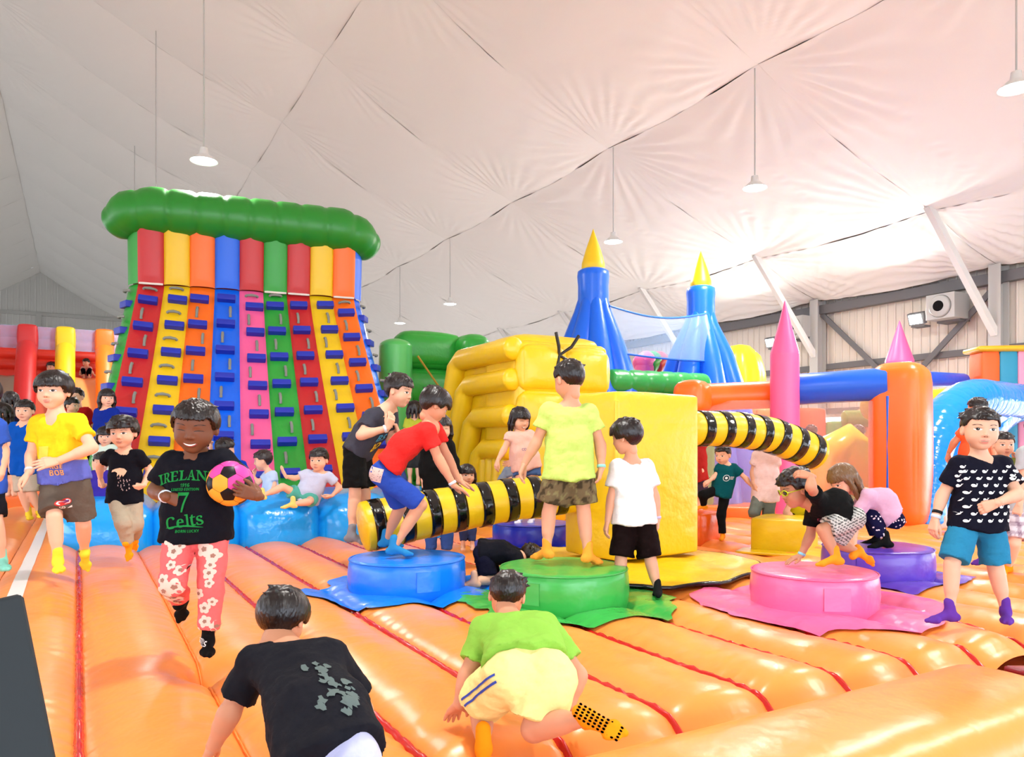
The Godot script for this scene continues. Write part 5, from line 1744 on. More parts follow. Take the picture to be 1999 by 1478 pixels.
# a slack vinyl sheet lying over the tubes round c
func skirt(c: Vector3, r0: float, r1: float, sd: int, points := 5.0) -> Acc:
	var n := FastNoiseLite.new()
	n.seed = sd
	n.frequency = 1.0
	var acc := Acc.new()
	var p := PackedVector3Array()
	for i in 15:
		var f := i / 14.0
		for j in 97:
			var a := TAU * j / 96.0
			var edge := r1 * (1.0 + 0.05 * cos(a * points + sd) + 0.22 * n.get_noise_2d(cos(a) * 1.3, sin(a) * 1.3))
			var r := lerpf(r0, edge, f)
			var x := c.x + cos(a) * r
			var z := c.z + sin(a) * r
			var y := mat_y(x, z) * 0.75 + 0.012 + 0.012 * absf(n.get_noise_2d(a * 9.0, r * 3.0)) * sin(f * PI)
			y = maxf(y, mat_y(x, z) + 0.006)
			p.append(Vector3(x - c.x, y - c.y, z - c.z))
	acc.grid(p, 14, 96, true, true)
	return acc

func pod(px: float, d: float, dia: float, col: Color, label: String, sheet: float, sd: int) -> void:
	var c := W(px, 870, d)
	c.y = 0.0
	var t := thing("foam_pod", label, "pod", c, 0.0, "round pods of the sweeper game")
	var r := dia / 2
	var prof := [Vector2(0.001, 0.232), Vector2(r * 0.5, 0.230), Vector2(r * 0.9, 0.224), Vector2(r - 0.012, 0.219), Vector2(r, 0.208), Vector2(r + 0.008, 0.16), Vector2(r + 0.012, 0.08), Vector2(r + 0.004, 0.0), Vector2(r - 0.02, -0.11)]
	var n := FastNoiseLite.new()
	n.seed = sd
	n.frequency = 3.0
	var body := lathe(prof, 64)
	for k in body.v.size():
		var q := body.v[k]
		var w := n.get_noise_3dv(q * Vector3(1, 0.5, 1))
		body.v[k] = q + Vector3(q.x, 0, q.z).normalized() * 0.008 * w + Vector3(0, 0.005 * w, 0)
	part("drum", body, vinyl(col, 0.28, 0.35), t)
	var rim := []
	var rad := []
	for k in 49:
		rim.append(Vector3(cos(TAU * k / 48.0) * (r + 0.002), 0.213, sin(TAU * k / 48.0) * (r + 0.002)))
		rad.append(0.006)
	part("piping", tube(rim, rad, 6, 0.0), vinyl(col.darkened(0.12), 0.35, 0.1), t)
	if sheet > 0.0:
		part("skirt", skirt(c, r - 0.02, r + sheet, sd), vinyl(col, 0.26, 0.5), t)
	# the stitched pocket on its side
	var dirc := (eye - c)
	var a0 := atan2(dirc.z, dirc.x)
	var pk := Acc.new()
	var p := PackedVector3Array()
	for i in 9:
		for j in 5:
			var a := a0 - 0.55 + 0.05 * i if sd % 2 else a0 + 0.35 + 0.05 * i
			p.append(Vector3(cos(a) * (r + 0.016), 0.03 + j * 0.035, sin(a) * (r + 0.016)))
	pk.grid(p, 8, 4, false)
	part("pocket", pk, vinyl(col.lightened(0.05), 0.3, 0.3), t)

func game() -> void:
	pod(795, 5.66, 0.85, Color(0.02, 0.48, 0.92), "bright blue round pod under the boy in red", 0.28, 3)
	pod(1100, 5.22, 0.87, Color(0.22, 0.66, 0.28), "green round pod under the boy in the lime shirt", 0.30, 6)
	pod(1588, 5.06, 0.79, Color(0.92, 0.40, 0.60), "pink round pod under the crouching boy in black", 0.36, 5)
	pod(1712, 6.26, 0.84, Color(0.36, 0.24, 0.70), "purple round pod under the crouching girl", 0.22, 8)
	pod(1038, 8.20, 0.83, Color(0.10, 0.16, 0.66), "dark blue round pod under the girl in pink", 0.20, 7)
	# two square blocks on the far side of the ring
	var c := W(1532, 870, 7.9)
	c.y = 0.0
	var t := thing("foam_block", "yellow square foam block behind the pink pod", "foam block", c, 0.5)
	part("block", puff(Vector3(0.62, 0.36, 0.55), 0.03, 0.012, 8, at3(Vector3(0, 0.13, 0))), vinyl(Color(0.86, 0.72, 0.06), 0.3, 0.4), t)
	part("skirt", puff(Vector3(0.95, 0.03, 0.85), 0.012, 0.0, 6, at3(Vector3(-0.08, -0.02, 0.06))), vinyl(Color(0.86, 0.72, 0.06), 0.3, 0.4), t)
	c = W(1352, 870, 8.55)
	c.y = 0.0
	t = thing("foam_block", "orange foam block at the small boy's lifted foot", "foam block", c, 0.3)
	part("block", puff(Vector3(0.50, 0.38, 0.45), 0.04, 0.012, 8, at3(Vector3(0, 0.12, 0))), vinyl(Color(0.92, 0.38, 0.06), 0.3, 0.4), t)
	# the sweeper: a padded post with two striped arms
	var yellow := vinyl(Color(0.89, 0.73, 0.07), 0.34, 0.45)
	var black := vinyl(Color(0.055, 0.05, 0.05), 0.14, 0.5)
	var mid := eye + ax * 1.10 + fw * 6.97
	mid.y = 0.0
	var xdir := (ax * 0.83 + fw * 0.56).normalized()
	var s := thing("rotating_sweeper", "yellow padded rotating sweeper post with two black striped arms", "sweeper", mid)
	var turn := Basis(xdir, Vector3.UP, xdir.cross(Vector3.UP))
	part("post_pad", puff(Vector3(1.02, 1.44, 0.70), 0.035, 0.03, 14, Transform3D(turn, Vector3(0, 0.79, 0))), yellow, s)
	part("zip_flap", puff(Vector3(0.05, 1.30, 0.02), 0.008, 0.004, 6, Transform3D(turn, turn * Vector3(-0.49, 0, 0.345) + Vector3(0, 0.78, 0))), yellow, s)
	# low arm towards the blue pod, high arm the other way
	arm(s, [W(1120, 962, 6.80), W(1000, 975, 6.62), W(850, 1000, 6.38), W(712, 1028, 6.14)], 0.175, 0.205, 8, yellow, black, mid)
	arm(s, [W(1340, 836, 7.15), W(1430, 838, 7.40), W(1500, 848, 7.62), W(1548, 866, 7.76), W(1590, 884, 7.90)], 0.165, 0.185, 7, yellow, black, mid)
	var base := eye + ax * 1.02 + fw * 6.62
	base.y = 0.0
	var mat := thing("base_mat", "round yellow mat lying under the sweeper post", "mat", base)
	var acc := Acc.new()
	var p := PackedVector3Array()
	for i in 12:
		for j in 65:
			var a := TAU * j / 64.0
			var r := 1.10 * i / 11.0 * (1.0 + 0.04 * sin(a * 3.0 + 1.0))
			var q := Vector3(cos(a) * r, 0, sin(a) * r)
			p.append(q + Vector3(0, maxf(mat_y(base.x + q.x, base.z + q.z) * 0.5 + 0.03, 0.01) + 0.02, 0))
	acc.grid(p, 11, 64, true, true)
	part("pad", acc, yellow, mat)
	var rim := []
	var rad := []
	for j in 65:
		rim.append(p[11 * 65 + j] + Vector3(0, -0.014, 0))
		rad.append(0.016)
	part("black_edge", tube(rim, rad, 8, 0.0), black, mat)

func arm(root: Node3D, pts: Array, r0: float, r1: float, bands: int, yellow: Material, black: Material, mid: Vector3) -> void:
	var path := []
	var lens := [0.0]
	for k in pts.size():
		path.append(pts[k] - mid)
		if k:
			lens.append(lens[-1] + (pts[k] - pts[k - 1]).length())
	var total: float = lens[-1]
	var at := func(u: float) -> Vector3:
		var l := clampf(u, 0.0, 1.0) * total
		for k in range(1, path.size()):
			if l <= lens[k] + 1e-6:
				return path[k - 1].lerp(path[k], (l - lens[k - 1]) / (lens[k] - lens[k - 1]))
		return path[-1]
	var c := []
	var r := []
	for k in 41:
		var u := k / 40.0
		c.append(at.call(u))
		r.append(lerpf(r0, r1, u) * (1.0 + 0.012 * sin(u * 60.0)))
	var a := part("arm", tube(c, r, 28, 0.22), yellow, root)
	for b in bands:
		var u0 := (b + 0.48) / (bands + 0.10)
		var u1 := u0 + 0.43 / (bands + 0.10)
		var cc := []
		var rr := []
		for k in 5:
			var u := lerpf(u0, u1, k / 4.0)
			cc.append(at.call(u))
			rr.append(lerpf(r0, r1, u) * 1.012 + 0.004)
		part("black_band", tube(cc, rr, 28, 0.0), black, a)
# ================================================================ the big inflatables
const C_RED := Color(0.74, 0.13, 0.14)
const C_YEL := Color(0.90, 0.74, 0.06)
const C_ORA := Color(0.95, 0.42, 0.06)
const C_BLU := Color(0.02, 0.38, 0.88)
const C_PIN := Color(0.92, 0.36, 0.58)
const C_GRE := Color(0.16, 0.60, 0.20)
const C_SKY := Color(0.04, 0.50, 0.90)

func inflatables() -> void:
	rainbow_wall()
	yellow_slide()
	green_block()
	castle()
	bouncy_house()
	blue_dome()
	red_slide()
	near_panel()

# ---------------------------------------------------------------- the climbing wall
func wall_point(i: float, t: float, top: bool) -> Vector3:
	# i counts lanes from the middle, t runs up a lane
	var lane := 0.352
	var x := i * lane * (1.0 + 0.24 * (1.0 - t) if not top else 1.0)
	if top:
		return Vector3(x, 3.44 + 0.86 * t, 0.06 + 0.10 * t)
	return Vector3(x, 0.34 + 3.10 * t, 2.05 * pow(1.0 - t, 1.2))

func lane_mesh(i0: float, i1: float, top: bool, bulge: float) -> Acc:
	var acc := Acc.new()
	var p := PackedVector3Array()
	var nt := 26
	var ns := 12
	for a in nt + 1:
		var t := float(a) / nt
		for b in ns + 1:
			var s := float(b) / ns
			var q := wall_point(lerpf(i0, i1, s), t, top)
			var e := 1.0 - pow(2.0 * s - 1.0, 2.0)
			var cap := minf(1.0, minf(t, 1.0 - t) * 9.0)
			q += Vector3(0, 0.25, 1.0) * bulge * sqrt(e) * (0.75 + 0.25 * cap)
			q.z += 0.006 * sin(t * 40.0 + i0 * 3.0) * (0.0 if top else e)
			p.append(q)
	acc.grid(p, nt, ns, false)
	return acc

func rainbow_wall() -> void:
	var t := thing("climbing_wall", "tall inflatable rainbow climbing wall with blue footholds and a green roll on top", "climbing wall", Vector3(2.33, 0, -12.25), deg_to_rad(-8.0))
	var lower := [C_RED, C_YEL, C_ORA, C_BLU, C_PIN, C_GRE, C_RED, C_YEL, C_ORA]
	var upper := [C_RED, C_YEL, C_ORA, C_BLU, C_RED, C_GRE, C_RED, C_YEL, C_ORA]
	var block := box(Vector3(0.26, 0.10, 0.11), Transform3D(), null, 0.012)
	var loop := tube([Vector3(0, -0.085, 0), Vector3(0, -0.07, 0.03), Vector3(0, 0, 0.045), Vector3(0, 0.07, 0.03), Vector3(0, 0.085, 0)], [0.022, 0.018, 0.022, 0.018, 0.022], 8, 0.2)
	var block_mat := vinyl(Color(0.09, 0.17, 0.66), 0.5, 0.3)
	var strap := mat_of(Color(0.52, 0.53, 0.50), 0.7)
	for k in 9:
		var i0 := k - 4.5
		var lane := part("lane", lane_mesh(i0, i0 + 1.0, false, 0.035), vinyl(lower[k], 0.30, 0.6), t)
		part("top_panel", lane_mesh(i0, i0 + 1.0, true, 0.055), vinyl(upper[k], 0.42, 0.2), t)
		var shift := 0.012 * ((k * 5) % 4) - 0.02
		for row in 7:
			var u := 0.925 - row * 0.137 + shift
			footing(lane, block, block_mat, i0 + 0.5 + 0.10 * sin(k * 2.0), u)
			# a webbing loop between two footholds, upright or level
			var v := u - 0.066
			if row == 0:
				hold(lane, loop, strap, i0 + 0.5, u + 0.062, true)
			if row < 6:
				hold(lane, loop, strap, i0 + 0.5 + (0.0 if k == 1 else (0.14 if (row + k) % 2 else -0.14)), v, k == 1)
	# the narrow lanes round the two ends
	for side in [-1.0, 1.0]:
		var acc := Acc.new()
		var p := PackedVector3Array()
		var q2 := PackedVector3Array()
		for a in 27:
			var u := a / 26.0
			for b in 9:
				var s := b / 8.0
				var c := wall_point(4.5 * side, u, false) + Vector3(side * 0.16 * s, 0, -0.36 * s * (1.0 + 0.0 * u)) + Vector3(side * 0.9, 0, 0.45) * 0.035 * sin(s * PI)
				var d := wall_point(4.5 * side, u, true) + Vector3(side * 0.16 * s, 0, -0.36 * s) + Vector3(side * 0.9, 0, 0.45) * 0.05 * sin(s * PI)
				p.append(c)
				q2.append(d)
		acc.grid(p, 26, 8, side < 0.0)
		var lane := part("lane", acc, vinyl(C_GRE if side < 0.0 else C_BLU, 0.3, 0.6), t)
		var up := Acc.new()
		up.grid(q2, 26, 8, side < 0.0)
		part("top_panel", up, vinyl(C_GRE if side < 0.0 else C_BLU, 0.42, 0.2), t)
		for row in 6:
			var u := 0.90 - row * 0.137
			var c := wall_point(4.5 * side, u, false) + Vector3(side * 0.12, 0, -0.16)
			part("foothold", block, block_mat, lane, Transform3D(Basis(Vector3.UP, side * 1.15), c))
			part("hand_loop", loop, strap, lane, Transform3D(Basis(Vector3.UP, side * 1.15) * Basis(Vector3.BACK, PI / 2), c + Vector3(-side * 0.01, 0.21, -0.07)))
	# white lips where the lanes are joined to the panels
	for k in [0, 5, 6, 8]:
		part("lip", puff(Vector3(0.33, 0.035, 0.03), 0.012, 0.0, 4, at3(wall_point(k - 4.0, 0.0, true) + Vector3(0, 0.0, 0.03))), mat_of(Color(0.85, 0.82, 0.78), 0.5), t)
	# the body behind
	part("back_body", puff(Vector3(3.34, 4.1, 0.50), 0.15, 0.03, 8, at3(Vector3(0, 2.0, -0.42))), vinyl(C_RED, 0.4, 0.3), t)
	for side in [-1.0, 1.0]:
		var acc := Acc.new()
		var p := PackedVector3Array()
		for a in 14:
			var u := a / 13.0
			p.append(wall_point(4.55 * side, u, false) + Vector3(side * 0.10, 0, -0.34))
			p.append(Vector3(1.67 * side, 0.34 + 3.10 * u, -0.45))
		acc.grid(p, 13, 1, side < 0.0)
		part("side_wall", acc, vinyl(C_GRE if side < 0.0 else C_RED, 0.4, 0.4), t)
	# the roll on top, pleated
	var roll := tube([Vector3(-1.84, 4.36, -0.12), Vector3(-1.68, 4.47, 0.02), Vector3(-1.36, 4.52, 0.08), Vector3(1.36, 4.52, 0.08), Vector3(1.62, 4.47, 0.02), Vector3(1.80, 4.36, -0.10)], [0.27, 0.32, 0.345, 0.345, 0.32, 0.27], 32, 0.7, null, 0.38, 0.035)
	part("top_roll", roll, vinyl(Color(0.12, 0.52, 0.14), 0.38, 0.25), t)
	# the soft landing in front, a cushion of its own
	var c := thing("landing_cushion", "sky blue inflatable cushion at the foot of the rainbow climbing wall", "cushion", Vector3(1.95, 0, -9.55), deg_to_rad(-6.0))
	for k in 5:
		part("chamber", puff(Vector3(0.92, 0.80, 1.95), 0.28, 0.035, 14, at3(Vector3(-1.62 + k * 0.86, 0.08, 0.05))), vinyl(Color(0.07, 0.62, 0.96), 0.2, 0.5), c)

func lane_frame(i: float, u: float) -> Transform3D:
	var p := wall_point(i, u, false)
	var q := wall_point(i, minf(u + 0.02, 1.0), false)
	var y := (q - p).normalized()
	var z := Vector3.RIGHT.cross(y).normalized()
	return Transform3D(Basis(y.cross(z), y, z), p + z * 0.045)

func footing(lane: Node3D, m: Acc, mat: Material, i: float, u: float) -> void:
	if u < 0.03 or u > 0.97:
		return
	var f := lane_frame(i, u)
	part("foothold", m, mat, lane, f.translated_local(Vector3(0, 0, 0.035)))

func hold(lane: Node3D, m: Acc, mat: Material, i: float, u: float, level: bool) -> void:
	if u < 0.03 or u > 0.99:
		return
	var f := lane_frame(i, u)
	if level:
		f.basis = f.basis * Basis(Vector3.BACK, PI / 2)
	part("hand_loop", m, mat, lane, f)

# ---------------------------------------------------------------- the yellow slide with its stepped side
func yellow_slide() -> void:
	var d := 10.0
	var c := W(1012, 870, d)
	c.y = 0.0
	var y := vinyl(C_YEL, 0.34, 0.35)
	var t := thing("inflatable_slide", "big yellow inflatable slide with a stepped side and black straps", "inflatable slide", c)
	# local x is the hall's x, z towards the near end; the near corner stands at the origin
	part("front_block", puff(Vector3(1.52, 2.58, 1.0), 0.12, 0.02, 12, at3(Vector3(0.76, 1.18, -0.52))), y, t)
	# quilted front: two by four cushions
	for i in 2:
		for j in 4:
			part("cushion", puff(Vector3(0.72, 0.60, 0.22), 0.10, 0.05, 8, at3(Vector3(0.40 + i * 0.72, 0.28 + j * 0.60, -0.06))), y, t)
	# the crest over the front
	part("crest", puff(Vector3(1.40, 0.28, 0.8), 0.13, 0.03, 8, at3(Vector3(0.72, 2.42, -0.5))), y, t)
	# sloping side, its thickness across x
	var poly := PackedVector2Array([Vector2(0.0, -0.1), Vector2(0.0, 2.45), Vector2(-1.75, 2.42), Vector2(-2.75, -0.1)])
	part("side_panel", plate(poly, 0.5, Transform3D(Basis(Vector3(0, 0, 1), Vector3.UP, Vector3(-1, 0, 0)), Vector3(0.30, 0, -0.10))), y, t)
	var n := 0
	for q in [[0.0, 2.34, 1.82, 0.16], [0.0, 1.93, 1.52, 0.15], [0.0, 1.45, 1.22, 0.15], [0.0, 1.00, 0.95, 0.14]]:
		var out: float = -0.02 - 0.02 * n
		var h: float = q[1]
		var run: float = q[2]
		var foot: float = run + h * 0.36
		part("step_rim", tube([Vector3(out, h, -0.10), Vector3(out, h, -run + 0.2), Vector3(out, h - 0.10, -run), Vector3(out, 0.0, -foot)], [q[3], q[3], q[3], q[3]], 18, 0.5), y, t)
		n += 1
	for k in 4:
		part("rib", tube([Vector3(-0.03, 0.0, -0.30 - k * 0.22), Vector3(-0.03, 0.84, -0.24 - k * 0.20)], [0.12, 0.12], 14, 0.6), y, t)
	# black straps in the shape of a K where the front is tied in
	var bk := vinyl(Color(0.07, 0.06, 0.05), 0.4, 0.2)
	var k0 := Vector3(0.60, 2.27, 0.065)
	for q in [[Vector3(-0.07, 0.30, 0.03), Vector3(-0.02, 0.12, 0.02)], [Vector3(0.30, 0.28, 0.03), Vector3(0.18, 0.12, 0.03)], [Vector3(-0.07, -0.22, 0.02), Vector3(-0.03, -0.10, 0.02)], [Vector3(0.24, -0.18, 0.03), Vector3(0.10, -0.05, 0.02)]]:
		part("strap", tube([k0 + q[0], k0 + q[1], k0], [0.024, 0.024, 0.018], 8, 0.3), bk, t)

# ---------------------------------------------------------------- green inflatable beyond
func green_block() -> void:
	var c := W(800, 870, 13.4)
	c.y = 0.0
	var t := thing("inflatable_obstacle", "green inflatable obstacle block between the rainbow wall and the yellow slide", "inflatable obstacle", c)
	var g := vinyl(Color(0.14, 0.58, 0.18), 0.34, 0.3)
	var l := vinyl(Color(0.32, 0.72, 0.34), 0.34, 0.3)
	part("pillar", tube([Vector3(-0.42, -0.3, 0.4), Vector3(-0.42, 2.72, 0.4)], [0.30, 0.28], 22, 0.5), l, t)
	for j in 5:
		part("cushion", puff(Vector3(1.25, 0.62, 0.50), 0.18, 0.04, 10, at3(Vector3(0.36, 0.1 + j * 0.66, 0.0))), g, t)
		part("cushion", puff(Vector3(0.55, 0.62, 0.80), 0.18, 0.04, 10, at3(Vector3(1.06, 0.1 + j * 0.65, 0.25))), g, t)
	for q in [[0.75, 1.75, 0.5], [0.80, 1.15, 0.55], [0.5, 0.6, 0.6]]:
		part("step", puff(Vector3(0.42, 0.45, 0.4), 0.12, 0.04, 8, at3(Vector3(q[0], q[1], q[2]))), l if q[1] < 1.5 else g, t)
	part("rope", tube([Vector3(-0.15, 2.55, 0.72), Vector3(0.25, 1.95, 0.85), Vector3(0.62, 1.25, 0.95)], [0.018, 0.018, 0.018], 8, 0.2), mat_of(Color(0.66, 0.52, 0.20), 0.9), t)

# ---------------------------------------------------------------- the castle with two rocket towers and a net
func tower(px: float, d: float, top: float, apex: float, flare: float, wide: float, label: String) -> Vector3:
	var c := W(px, 870, d)
	c.y = 0.0
	var t := thing("inflatable_tower", label, "tower", c)
	var b := vinyl(C_BLU, 0.32, 0.25)
	part("shaft", lathe([Vector2(0.001, top + 0.01), Vector2(0.20, top + 0.01), Vector2(0.265, top - 0.03), Vector2(0.275, top - 0.12), Vector2(0.262, (top + flare) / 2), Vector2(0.27, flare - 0.1)], 32), b, t)
	part("spire", lathe([Vector2(0.001, apex), Vector2(0.018, apex - 0.05), Vector2(0.13, lerpf(top, apex, 0.48)), Vector2(0.195, lerpf(top, apex, 0.16)), Vector2(0.20, top + 0.05), Vector2(0.19, top)], 28), vinyl(C_YEL, 0.45, 0.15), t)
	# eight swelling fins that spread towards the ground
	for k in 8:
		var a := TAU * (k + 0.5) / 8.0
		var o := Vector3(cos(a), 0, sin(a))
		part("fin", tube([o * 0.14 + Vector3(0, flare + 0.12, 0), o * 0.20 + Vector3(0, flare - 0.2, 0), o * wide * 0.52 + Vector3(0, lerpf(2.1, flare, 0.45), 0), o * wide * 0.80 + Vector3(0, 1.9, 0), o * wide * 1.15 + Vector3(0, 0.0, 0)], [0.10, 0.14, 0.20, 0.27, 0.38], 18, 0.4), b, t)
	return c

func castle() -> void:
	var a := tower(1158, 13.0, 4.06, 4.77, 3.50, 0.72, "tall blue inflatable tower with a yellow spire behind the yellow slide")
	var b := tower(1368, 14.6, 4.10, 4.80, 3.55, 0.84, "blue inflatable tower with a yellow spire at the far end of the net")
	# the net hung between them
	var n := thing("safety_net", "pale see-through net with blue hems hung between the two blue towers", "net", Vector3.ZERO)
	var acc := Acc.new()
	var p := PackedVector3Array()
	var tl := W(1190, 597, 12.8)
	var tr := W(1380, 612, 14.2)
	var bl := W(1216, 690, 12.8)
	var br := W(1402, 706, 14.2)
	for i in 17:
		var s := i / 16.0
		for j in 9:
			var v := j / 8.0
			var q := tl.lerp(tr, s).lerp(bl.lerp(br, s), v)
			q.y -= 0.14 * sin(PI * s) * (1.0 - v) + 0.03 * sin(PI * s) * v
			p.append(q)
	acc.grid(p, 16, 8)
	part("mesh", acc, M.net, n)
	var top := []
	var low := []
	var rr := []
	for i in 17:
		top.append(p[i * 9])
		low.append(p[i * 9 + 8])
		rr.append(0.018)
	part("hem", tube(top, rr, 8, 0.0), vinyl(Color(0.20, 0.46, 0.78)), n)
	part("hem", tube(low, rr, 8, 0.0), vinyl(Color(0.10, 0.36, 0.80)), n)
	var g := thing("inflatable_tube", "green inflatable tube lying between the two blue towers", "inflatable tube", Vector3.ZERO)
	part("tube", tube([W(1190, 745, 12.4), W(1370, 752, 13.4)], [0.21, 0.21], 22, 0.5, null, 0.34, 0.02), vinyl(Color(0.12, 0.58, 0.26), 0.32, 0.3), g)
	part("support", puff(Vector3(2.0, 1.9, 0.4), 0.1, 0.03, 8, at3(W(1285, 770, 13.1) * Vector3(1, 0, 1) + Vector3(0, 0.95, -0.1), -0.55)), vinyl(Color(0.12, 0.58, 0.26), 0.32, 0.3), g)
	var r := thing("inflatable_arch", "pink, green and red ringed inflatable arch under the net", "inflatable arch", Vector3.ZERO)
	for k in 3:
		part("ring", tube([W(1252 + k * 13, 712, 16.0 + k * 0.1), W(1264 + k * 13, 704, 16.1 + k * 0.1)], [0.22, 0.22], 18, 0.6), vinyl([C_PIN, C_GRE, C_RED][k]), r)
	part("leg", tube([W(1258, 980, 16.0), W(1258, 715, 16.0)], [0.2, 0.2], 18, 0.2), vinyl(C_PIN), r)
	var y := thing("inflatable_bubble", "yellow ribbed inflatable bubble behind the far blue tower", "inflatable bubble", W(1444, 870, 15.8) * Vector3(1, 0, 1))
	part("bubble", lathe([Vector2(0.001, 3.16), Vector2(0.20, 3.12), Vector2(0.42, 2.9), Vector2(0.52, 2.55), Vector2(0.54, 2.1), Vector2(0.50, 0.0)], 48, 10, 0.10), vinyl(Color(0.88, 0.76, 0.10), 0.3, 0.2), y)

# ---------------------------------------------------------------- the bouncy house on the far side
func bouncy_house() -> void:
	var t := thing("bouncy_house", "orange and blue bouncy house with pink spires and net windows", "bouncy house", Vector3.ZERO)
	var ora := vinyl(Color(0.95, 0.42, 0.09), 0.36, 0.2)
	var pin := vinyl(Color(0.90, 0.36, 0.58), 0.40, 0.15)
	var blu := vinyl(Color(0.03, 0.34, 0.82), 0.34, 0.2)
	var f := func(px, d): return W(px, 870, d) * Vector3(1, 0, 1)
	# pink posts with spires
	for q in [[1532, 10.9, 0.20, 2.36, 3.14], [1756, 13.6, 0.24, 2.55, 3.30]]:
		var c: Vector3 = f.call(q[0], q[1])
		var r: float = q[2]
		part("post", tube([c, c + Vector3(0, q[3] * 0.5, 0), c + Vector3(0, q[3], 0)], [r, r * 1.02, r], 26, 0.1), pin, t)
		part("spire", lathe([Vector2(0.001, q[4]), Vector2(0.012, q[4] - 0.03), Vector2(r * 0.55, lerpf(q[3], q[4], 0.45)), Vector2(r, q[3] + 0.02), Vector2(r * 0.98, q[3] - 0.03)], 26), pin, t, at3(c))
	# the fat orange corner pillar
	var pc: Vector3 = f.call(1758, 10.5)
	part("pillar", puff(Vector3(0.70, 2.26, 0.70), 0.20, 0.03, 14, at3(pc + Vector3(0, 1.04, 0), 0.3)), ora, t)
	var d0: Vector3 = f.call(1532, 10.9)
	part("beam", tube([d0 + Vector3(0.14, 1.86, -0.22), pc + Vector3(-0.2, 1.90, -0.05)], [0.225, 0.225], 22, 0.0), blu, t)
	# the orange rail to the other side
	part("beam", tube([W(1372, 776, 11.35), W(1515, 770, 11.25)], [0.205, 0.205], 22, 0.2), ora, t)
	part("beam_end", puff(Vector3(0.46, 0.46, 0.46), 0.12, 0.03, 8, at3(W(1352, 776, 11.2), 0.4)), ora, t)
	part("beam", tube([pc + Vector3(0.2, 1.62, -0.6), W(1925, 778, 11.8)], [0.20, 0.20], 20, 0.3), vinyl(Color(0.90, 0.74, 0.04), 0.35, 0.2), t)
	part("beam", tube([W(1800, 741, 13.4), W(1880, 742, 14.0)], [0.15, 0.12], 18, 0.8), blu, t)
	# lower walls, windows of net
	var wall := func(a: Vector3, b: Vector3, y0: float, y1: float, thick: float) -> Acc:
		var m := (a + b) / 2
		var dir := (b - a)
		return puff(Vector3(dir.length(), y1 - y0, thick), minf(0.06, thick * 0.45), 0.015, 8, Transform3D(Basis(Vector3.UP, atan2(-dir.z, dir.x)), Vector3(m.x, (y0 + y1) / 2, m.z)))
	var w0: Vector3 = f.call(1348, 11.3)
	part("curb", wall.call(w0, d0, -0.1, 0.16, 0.3), ora, t)
	part("curb", wall.call(d0, pc, -0.1, 0.14, 0.3), ora, t)
	part("window_net", wall.call(w0, d0, 0.16, 1.70, 0.02), M.warm_net, t)
	part("window_net", wall.call(d0 + Vector3(0.2, 0, -0.02), pc + Vector3(-0.3, 0, 0), 0.14, 1.66, 0.02), M.warm_net, t)
	for q in [d0 + Vector3(0.22, 0.0, 0.02), pc + Vector3(-0.36, 0.0, 0.05)]:
		part("window_trim", tube([q, q + Vector3(0, 1.72, 0)], [0.022, 0.022], 8, 0.2), blu, t)
	part("window_trim", tube([d0 + Vector3(0.22, 0.12, 0.04), pc + Vector3(-0.36, 0.12, 0.05)], [0.02, 0.02], 8, 0.2), blu, t)
	# the room inside: far wall of bands, floor, a yellow hump to slide on
	var b0: Vector3 = f.call(1340, 14.4)
	var b1: Vector3 = f.call(1810, 14.4)
	var cols := [Color(0.95, 0.55, 0.25), Color(0.94, 0.50, 0.20), Color(0.95, 0.55, 0.25), Color(0.90, 0.36, 0.16), Color(0.30, 0.55, 0.25), Color(0.88, 0.55, 0.30), Color(0.92, 0.45, 0.18)]
	for k in 7:
		part("back_panel", wall.call(b0.lerp(b1, k / 7.0), b0.lerp(b1, (k + 1) / 7.0), -0.1, 1.75 if k != 4 else 1.5, 0.25), vinyl(cols[k]), t)
	part("beam", tube([b0.lerp(b1, 0.62) + Vector3(0, 1.55, 0.2), b1 + Vector3(0, 1.6, 0.2)], [0.16, 0.16], 16, 0.3), vinyl(Color(0.42, 0.50, 0.16)), t)
	part("floor_pad", wall.call(f.call(1440, 12.6), f.call(1720, 12.6), -0.12, 0.02, 2.6), ora, t)
	var hump := []
	for q in [[1596, 960, 0.32], [1612, 890, 0.42], [1650, 868, 0.40], [1690, 905, 0.40], [1712, 960, 0.40]]:
		hump.append(W(q[0], q[1], 12.0))
	part("hump", tube(hump, [0.28, 0.34, 0.34, 0.33, 0.32], 20, 0.6), vinyl(Color(0.92, 0.76, 0.10), 0.25, 0.4), t)
	# the striped box behind, to the side
	var s := thing("striped_inflatable", "inflatable box of orange, teal, pink and green stripes with a yellow top", "inflatable box", W(1962, 870, 13.8) * Vector3(1, 0, 1), -0.62)
	var sc := [Color(0.93, 0.36, 0.06), Color(0.12, 0.54, 0.66), Color(0.90, 0.56, 0.66), Color(0.36, 0.62, 0.16), Color(0.93, 0.36, 0.06)]
	for k in 5:
		part("column", puff(Vector3(0.32, 2.9, 0.5), 0.05, 0.015, 8, at3(Vector3(-0.36 + k * 0.305, 1.30, 0))), vinyl(sc[k], 0.5, 0.15), s)
	part("top_rail", puff(Vector3(1.7, 0.10, 0.62), 0.045, 0.02, 8, at3(Vector3(0.25, 2.79, 0))), vinyl(Color(0.90, 0.68, 0.10)), s)

